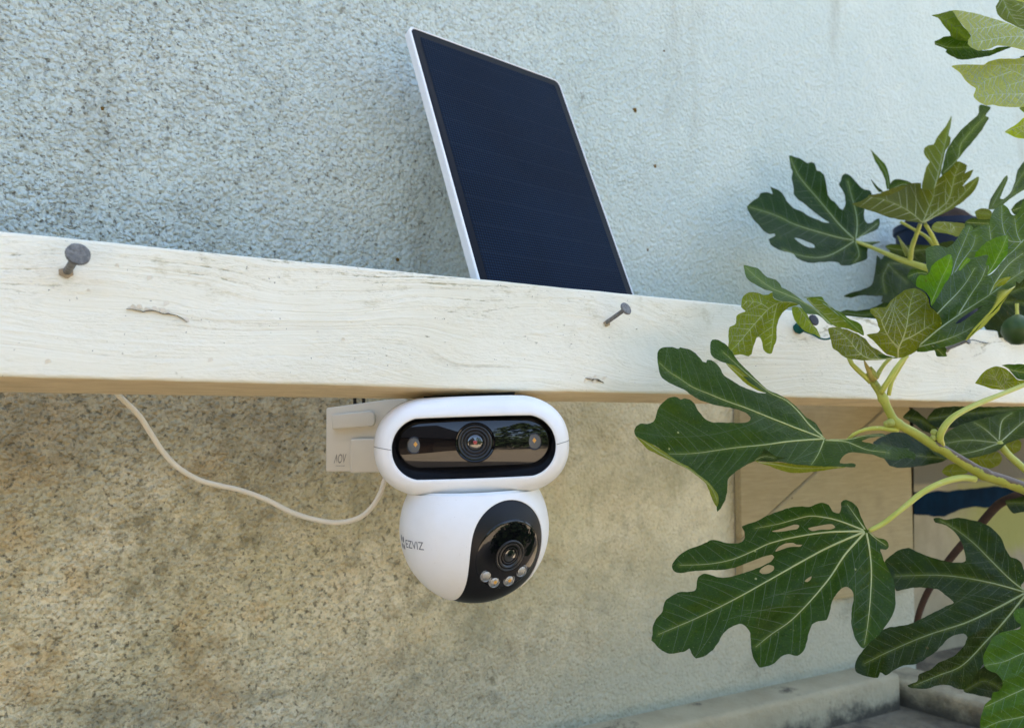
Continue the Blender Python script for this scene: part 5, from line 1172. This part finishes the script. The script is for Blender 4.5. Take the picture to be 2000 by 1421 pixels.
leaf(bk, Z3b, [(1490, 28), (1600, 48), (1562, 110), (1550, 135), (1580, 150), (1540, 230), (1480, 320), (1400, 412), (1340, 480), (1270, 572), (1200, 660), (1110, 722), (1130, 600), (1160, 480), (1210, 392), (1290, 290), (1380, 200), (1470, 122)], [[(1130, 700), (1270, 560), (1300, 420), (1400, 290), (1540, 140)]], .775, [(1490, 28, .02), (1110, 720, -.01), (1580, 150, -.01), (1210, 392, .012)], (.032, .062, .020), sec=20, vr=1.6, vcol=(.28, .33, .13), label='upright narrow leaf, right of a pair standing by the wall')
leaf(bk, Z3b, [(400, 458), (440, 500), (500, 560), (558, 620), (590, 720), (607, 850), (572, 862), (550, 760), (500, 660), (450, 580), (430, 520)], [[(590, 850), (560, 700), (480, 570), (405, 465)]], .80, (), (.030, .070, .036), sec=0, vr=1.1, vcol=(.18, .25, .13), label='thin single blade standing up against the wall')
leaf(bk, Z3b, [(605, 800), (660, 762), (740, 770), (820, 800), (905, 850), (800, 920), (600, 920)], [[(610, 860), (740, 810), (880, 850)]], .775, (), (.026, .060, .028), sec=16, vr=1, label='dark rounded leaf behind the spreading one')
leaf(bk, Z3b, [(412, 760), (470, 830), (530, 880), (490, 890), (440, 820)], [], .80, (), (.034, .065, .028), sec=0, label='small dim leaf tip behind the insect-chewed edge')
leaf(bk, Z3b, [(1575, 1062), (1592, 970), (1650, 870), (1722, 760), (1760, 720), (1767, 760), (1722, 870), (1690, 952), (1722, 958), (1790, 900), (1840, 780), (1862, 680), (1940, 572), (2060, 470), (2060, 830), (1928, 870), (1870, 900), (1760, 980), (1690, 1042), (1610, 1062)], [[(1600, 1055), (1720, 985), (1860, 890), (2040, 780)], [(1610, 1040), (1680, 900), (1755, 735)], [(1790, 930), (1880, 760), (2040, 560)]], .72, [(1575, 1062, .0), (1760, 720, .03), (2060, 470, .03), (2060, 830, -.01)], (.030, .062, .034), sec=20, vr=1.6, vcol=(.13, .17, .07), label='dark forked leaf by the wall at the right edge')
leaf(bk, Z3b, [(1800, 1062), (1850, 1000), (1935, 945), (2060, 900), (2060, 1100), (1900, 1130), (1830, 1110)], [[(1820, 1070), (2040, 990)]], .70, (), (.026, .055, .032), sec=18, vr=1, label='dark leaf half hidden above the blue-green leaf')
leaf(bk, Z3b, [(1440, 1085), (1500, 1052), (1570, 1055), (1612, 1090), (1592, 1160), (1480, 1165)], [[(1450, 1095), (1590, 1110)]], .69, (), (.034, .052, .010), True, (), .001, (.2, .22, .07), 1, 14, 0, .8, label='rounded olive leaf above the blue pot')
leaf(bk, Z3b, [(1350, 1180), (1420, 1140), (1500, 1160), (1600, 1160), (1620, 1230), (1500, 1260), (1420, 1260), (1340, 1230)], [[(1360, 1190), (1580, 1200)]], .67, (), (.026, .055, .028), sec=16, vr=1, label='dark green leaf tip over the rim of the blue pot')
leaf(bk, Z3b, [(1015, 1225), (1060, 1182), (1160, 1184), (1260, 1190), (1352, 1210), (1322, 1275), (1272, 1332), (1180, 1302), (1060, 1285), (1010, 1262)], [[(1030, 1230), (1120, 1260), (1250, 1300)], [(1060, 1190), (1200, 1200), (1240, 1270), (1180, 1292)]], .68, [(1015, 1225, .01), (1352, 1210, .0), (1272, 1332, -.02)], (.050, .068, .014), True, (), .001, (.36, .38, .14), 1.4, 14, 0, .8, label='olive leaf seen from below in front of the blue pot')
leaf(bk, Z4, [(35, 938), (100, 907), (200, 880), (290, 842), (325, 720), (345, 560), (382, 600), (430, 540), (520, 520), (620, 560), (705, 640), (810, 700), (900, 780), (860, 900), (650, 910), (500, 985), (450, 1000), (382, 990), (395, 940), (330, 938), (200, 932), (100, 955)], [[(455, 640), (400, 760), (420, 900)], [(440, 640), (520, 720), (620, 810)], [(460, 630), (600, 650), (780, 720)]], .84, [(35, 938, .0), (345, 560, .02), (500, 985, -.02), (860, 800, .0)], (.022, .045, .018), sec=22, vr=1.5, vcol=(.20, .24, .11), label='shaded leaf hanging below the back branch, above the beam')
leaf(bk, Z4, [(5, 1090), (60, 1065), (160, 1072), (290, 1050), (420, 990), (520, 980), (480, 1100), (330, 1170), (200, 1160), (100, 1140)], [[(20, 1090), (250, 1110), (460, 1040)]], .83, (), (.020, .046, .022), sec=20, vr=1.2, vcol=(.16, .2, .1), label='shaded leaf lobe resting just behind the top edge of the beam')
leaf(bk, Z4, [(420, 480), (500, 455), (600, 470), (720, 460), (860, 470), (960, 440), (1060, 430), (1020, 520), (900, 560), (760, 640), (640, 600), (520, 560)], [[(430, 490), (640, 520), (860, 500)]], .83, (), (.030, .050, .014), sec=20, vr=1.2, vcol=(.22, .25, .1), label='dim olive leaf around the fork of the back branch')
leaf(bk, Z4, [(1560, 900), (1640, 840), (1705, 790), (1800, 720), (1800, 960), (1705, 975), (1620, 950)], [[(1580, 905), (1780, 830)]], .66, (), (.022, .040, .018), sec=18, vr=1, vcol=(.14, .17, .08), label='dim leaf at the right edge above the green fruit')

# ---- top right branch
tb = thing('fig_branch', P(2080, 120, .60), 'fig branch at the top right corner with pale green leaf undersides', 'fig branch')
UP_ = (.150, .205, .15); VP = (.50, .56, .30)
leaf(tb, Z1, [(285, 97), (340, 100), (400, 105), (520, 130), (640, 165), (740, 195), (830, 230), (947, 285), (1060, 330), (1060, 480), (947, 465), (850, 440), (780, 430), (700, 420), (650, 445), (600, 460), (520, 470), (460, 440), (425, 405), (430, 370), (460, 330), (400, 260), (350, 200), (310, 140)], [[(1060, 335), (900, 262), (780, 212), (640, 168), (500, 130), (330, 102)], [(1060, 342), (947, 340), (800, 342), (620, 370), (440, 402)], [(790, 216), (700, 230), (600, 258), (430, 272)]], .600, [(285, 97, .012), (1060, 335, .0), (430, 390, -.02), (900, 450, -.02), (640, 165, .008)], UP_, True, (), .0025, VP, 2.2, 13, 9, .8, label='pale leaf underside, upper of two at the top right')
leaf(tb, Z1, [(90, 145), (130, 135), (180, 125), (270, 100), (290, 100), (310, 140), (350, 200), (400, 260), (457, 332), (432, 378), (340, 372), (270, 335), (260, 300), (220, 260), (185, 210), (150, 165)], [[(100, 146), (220, 190), (330, 270), (430, 360)]], .620, (), (.022, .048, .008), True, (), .001, (.12, .16, .04), 1.2, 14, 0, .8, label='dark folded tip left of the upper pale leaf')
leaf(tb, Z1, [(120, 382), (150, 372), (200, 345), (270, 335), (340, 365), (430, 378), (470, 440), (560, 468), (650, 462), (720, 435), (830, 432), (750, 470), (620, 520), (480, 542), (370, 555), (280, 522), (220, 482), (232, 462), (170, 432), (122, 412)], [[(125, 400), (260, 440), (440, 438), (640, 470)]], .625, (), (.028, .062, .018), sec=14, vr=1.2, vcol=(.25, .31, .12), label='dark green leaf below the upper pale leaf')
leaf(tb, Z1, [(700, 132), (690, 60), (720, 0), (740, -60), (1060, -60), (1060, 330), (947, 282), (850, 232), (760, 190), (720, 152)], [[(740, -40), (780, 60), (860, 190), (920, 260)], [(1060, 100), (900, 40), (800, -40)]], .628, [(700, 100, .0), (1060, -60, .02), (900, 250, -.01)], (.026, .048, .008), True, (), .001, (.26, .30, .11), 1.3, 13, 0, 1.0, label='dark leaf seen from below in the very top right corner')
leaf(tb, Z1, [(850, -40), (930, -30), (1060, -60), (1060, 40), (947, 22), (880, 5)], [[(870, -20), (1040, 10)]], .60, (), UP_, True, (), .001, VP, 1, 12, 0, .5, label='sliver of pale leaf at the top edge of the corner')
leaf(tb, Z1, [(275, 615), (340, 600), (450, 597), (570, 600), (620, 570), (720, 545), (850, 545), (1060, 555), (1060, 980), (947, 990), (860, 992), (740, 987), (650, 970), (600, 976), (540, 950), (500, 920), (480, 880), (500, 820), (440, 780), (400, 740), (360, 680), (310, 640)], [[(1060, 750), (947, 705), (830, 650), (700, 612), (560, 602), (300, 612)], [(825, 662), (720, 702), (610, 737), (500, 815)], [(1060, 860), (900, 872), (700, 872), (560, 892), (490, 898)], [(1060, 600), (880, 600), (700, 608)], [(1000, 725), (900, 760), (760, 800)]], .590, [(275, 615, .014), (1060, 750, .0), (490, 890, -.02), (900, 990, -.03), (850, 545, .012)], UP_, True, (), .0025, VP, 2.3, 13, 9, .8, label='pale leaf underside, lower of two at the top right')
leaf(tb, Z1, [(768, 1220), (830, 1180), (900, 1130), (947, 1085), (1060, 1040), (1060, 1310), (947, 1285), (880, 1275), (820, 1247)], [[(775, 1220), (880, 1180), (1060, 1130)], [(870, 1250), (947, 1200), (1060, 1180)]], .60, (), (.13, .21, .04), True, (), .001, VP, 1.6, 13, 9, .8, label='light green leaf tip at the right edge below the pale pair')
leaf(tb, Z1, [(905, 530), (947, 515), (1060, 505), (1060, 560), (930, 548)], [], .625, (), (.02, .045, .015), sec=0, label='dark leaf sliver between the two pale leaves')
leaf(tb, Z1, [(900, 1000), (947, 985), (1060, 975), (1060, 1090), (980, 1060), (940, 1035)], [[(910, 1000), (1050, 1050)]], .625, (), (.03, .055, .012), True, (), .001, (.2, .24, .08), 1, 12, 0, .6, label='dim leaf edge under the lower pale leaf')
leaf(bk, (0, 0, 1), [(1905, 575), (1950, 545), (2010, 530), (2060, 540), (2060, 645), (1990, 660), (1935, 655), (1915, 620)], [[(1910, 590), (1980, 590), (2050, 600)]], .78, (), (.016, .030, .016), sec=18, vr=1, vcol=(.1, .13, .06), label='very dark leaf at the right edge behind the green fruit')
stalk(tb, Z1, [(1060, 345, .60), (1200, 420, .60), (1400, 520, .60)], (5, 7), 'branch_stem', M['stem'])

# ================================================================== blue pot, fruit and twig
pz = .90; pcn = P(1835, 440, pz)
pot = thing('flower_pot', pcn - WZ * .05, 'dark blue pot with brown soil half hidden behind the back fig leaves', 'flower pot')
def revolve(name, prof, c, parent, m, n=40):
    V = [c + Vector((r_ * math.cos(2 * math.pi * j / n), r_ * math.sin(2 * math.pi * j / n), h)) for r_, h in prof for j in range(n)]
    Fc = [(i * n + j, i * n + (j + 1) % n, (i + 1) * n + (j + 1) % n, (i + 1) * n + j) for i in range(len(prof) - 1) for j in range(n)]
    o = pydata(name, V, Fc, parent, m); bmx = bmesh.new(); bmx.from_mesh(o.data); bmesh.ops.remove_doubles(bmx, verts=bmx.verts, dist=1e-6); bmesh.ops.recalc_face_normals(bmx, faces=bmx.faces); bmx.to_mesh(o.data); bmx.free(); return autosmooth(o, 40)
pc2 = PY(1832, 474, YW - .066)
rp = .052
revolve('pot_body', [(0, -.16), (.040, -.16), (.043, -.155), (rp - .003, .012), (rp, .014), (rp, .022), (rp - .004, .023), (rp - .006, .012), (0, .010)], pc2, pot, M['bluepot'])
V = []; n = 24
for i in range(9):
    for j in range(n):
        r_ = (rp - .002) * i / 8; a = 2 * math.pi * j / n; V.append(pc2 + Vector((r_ * math.cos(a), r_ * math.sin(a), .018 + .030 * (1 - (i / 8) ** 2) + .003 * noise.noise(Vector((r_ * 90 * math.cos(a), r_ * 90 * math.sin(a), 1))))))
pydata('soil', V, [(i * n + j, i * n + (j + 1) % n, (i + 1) * n + (j + 1) % n, (i + 1) * n + j) for i in range(8) for j in range(n)], pot, M['soil'])
# narrow shelf on the wall that carries the pot
bm = bmesh.new(); sz = pc2.z - .1615
add_box(bm, (pc2.x - .10, YW - .13, sz - .014), (pc2.x + .55, YW + .005, sz), .002)
sh = bm_obj('wall_shelf', bm, None, M['barewood']); autosmooth(sh); tag(sh, 'narrow wooden shelf behind the beam carrying the blue pot', 'shelf')
fc = P(1988, 646, .70); fr_ = thing('fig_fruit', fc, 'round green fruit resting just above the beam at the right edge', 'fruit')
revolve('fruit_skin', [(0, -.0135), (.006, -.0125), (.011, -.008), (.0138, -.001), (.0132, .005), (.0105, .010), (.006, .0135), (.0025, .0155), (0, .016)], fc, fr_, M['fruit'], 28)
revolve('fruit_stalk', [(.0018, .013), (.0014, .021), (.0016, .026), (0, .0262)], fc, fr_, M['petiole'], 10)
tg = tube('dead_twig', smooth_path([P(2050, 930, .68), P(1990, 966, .68), P(1950, 985, .69), P(1905, 1035, .70), P(1860, 1085, .71), P(1815, 1150, .72), P(1793, 1205, .725), P(1785, 1260, .73)], .004), lambda t: (9 - 3.5 * t) * .7 / F, None, M['bark'], 10)
tag(tg, 'bare brown twig slanting in front of the painted board', 'twig')
# ================================================================== what the glass fronts mirror: drive edge trees and an outbuilding behind the viewer
def tree_mat():
    m, t, b = mat('tree_foliage'); k = N(t); v = k.coord()
    k.put(b.inputs['Base Color'], k.mix(k.rng(k.noise(v, 1.5, 4), .35, .65), (.035, .06, .018), (.06, .10, .03))); b.inputs['Roughness'].default_value = .7; return m
tm = tree_mat(); rt = random.Random(3)
V = []; Fc = []
for i in range(34):
    a = R(-178 + i * 6.2 + rt.uniform(-2, 2)); dist = rt.uniform(13, 20)
    bx_, by_ = dist * math.cos(a), dist * math.sin(a); hgt = rt.uniform(1.8, 4.4)
    for q in range(260):
        th_ = rt.uniform(0, 2 * math.pi); z_ = rt.random() ** .8; rad_ = (1.9 * math.sin(math.pi * min(.97, .18 + z_ * .8))) * rt.uniform(.55, 1.08)
        c = Vector((bx_ + rad_ * math.cos(th_), by_ + rad_ * math.sin(th_), .2 + z_ * hgt)); s = rt.uniform(.16, .42)
        d = Vector((rt.gauss(0, 1), rt.gauss(0, 1), rt.gauss(0, 1))).normalized(); e = d.orthogonal().normalized(); f_ = d.cross(e)
        add_geo(V, Fc, [c + e * s, c + f_ * s * .7, c - e * s, c - f_ * s * .7], [(0, 1, 2, 3)])
for bx_, by_, hgt, sc_ in ((-1.6, -8.2, 5.2, 1.0), (.2, -8.8, 5.8, 1.15), (1.9, -7.6, 4.8, .9), (-3.6, -11.5, 3.0, .8)):
    for q in range(700):
        th_ = rt.uniform(0, 2 * math.pi); z_ = rt.random() ** .8; rad_ = (1.5 * sc_ * math.sin(math.pi * min(.97, .12 + z_ * .85))) * rt.uniform(.3, 1.1)
        c = Vector((bx_ + rad_ * math.cos(th_), by_ + rad_ * math.sin(th_), .3 + z_ * hgt)); s = rt.uniform(.08, .26)
        d = Vector((rt.gauss(0, 1), rt.gauss(0, 1), rt.gauss(0, 1))).normalized(); e = d.orthogonal().normalized(); f_ = d.cross(e)
        add_geo(V, Fc, [c + e * s, c + f_ * s * .7, c - e * s, c - f_ * s * .7], [(0, 1, 2, 3)])
wd = pydata('distant_treeline', V, Fc, None, tm, False); tag(wd, kind='stuff')
V = []; Fc = []
for q in range(1500):
    d = Vector((rt.gauss(0, 1), rt.gauss(0, 1), rt.gauss(0, 1))).normalized() * (rt.random() ** .4)
    c = Vector((1.7 + d.x * .85, -1.35 + d.y * .75, .62 + d.z * .62)); s_ = rt.uniform(.05, .13)
    n_ = Vector((rt.gauss(0, .6), rt.gauss(0, .6), 1)).normalized(); e = n_.orthogonal().normalized(); e.rotate(Matrix.Rotation(rt.uniform(0, 6.28), 3, n_)); f_ = n_.cross(e)
    add_geo(V, Fc, [c + e * s_, c + (e + f_) * s_ * .6, c + f_ * s_, c - e * s_ * .3, c - f_ * s_, c + (e - f_) * s_ * .6], [(0, 1, 2, 3), (0, 3, 4, 5)])
ft = thing('fig_bush', (1.7, -1.35, 0), 'leafy fig bush beside the viewer, seen only mirrored in the camera window', 'bush')
pydata('crown', V, Fc, ft, simple('bush_leaf', (.08, .135, .03), .6, .3, None, 8), False)
for q in range(5):
    a = q * 1.26; tube('stem', smooth_path([Vector((1.7 + .06 * math.cos(a), -1.35 + .06 * math.sin(a), 0)), Vector((1.7 + .2 * math.cos(a), -1.35 + .2 * math.sin(a), .5)), Vector((1.7 + .6 * math.cos(a), -1.35 + .5 * math.sin(a), 1.2))], .08), lambda t: .025 - .015 * t, ft, M['bark'], 8)
ob = thing('outbuilding', (-6.5, -4.2, 0), 'dark-roofed outbuilding across the drive, seen only as a reflection', 'outbuilding')
bm = bmesh.new(); add_box(bm, (-9.5, -8.5, 0), (-4.2, -1.6, 2.5)); bm_obj('wall', bm, ob, simple('dark_boarding', (.10, .08, .06), .8, .2, None, 20), False)
def prism(name, x0, x1, y0, y1, z0, z1, parent, m):
    ym = (y0 + y1) / 2; pydata(name, [(x0, y0, z0), (x1, y0, z0), (x1, y1, z0), (x0, y1, z0), (x0, ym, z1), (x1, ym, z1)], [(0, 1, 5, 4), (2, 3, 4, 5), (1, 2, 5), (3, 0, 4), (0, 3, 2, 1)], parent, m, False)
prism('roof', -9.8, -3.6, -8.9, -1.2, 2.45, 4.6, ob, simple('dark_slate', (.035, .035, .04), .6, .3, None, 14))
bm = bmesh.new(); add_box(bm, (-4.19, -5.9, 0), (-4.12, -4.9, 2.0), .01); bm_obj('door', bm, ob, simple('brown_door', (.07, .045, .03), .6, .3))
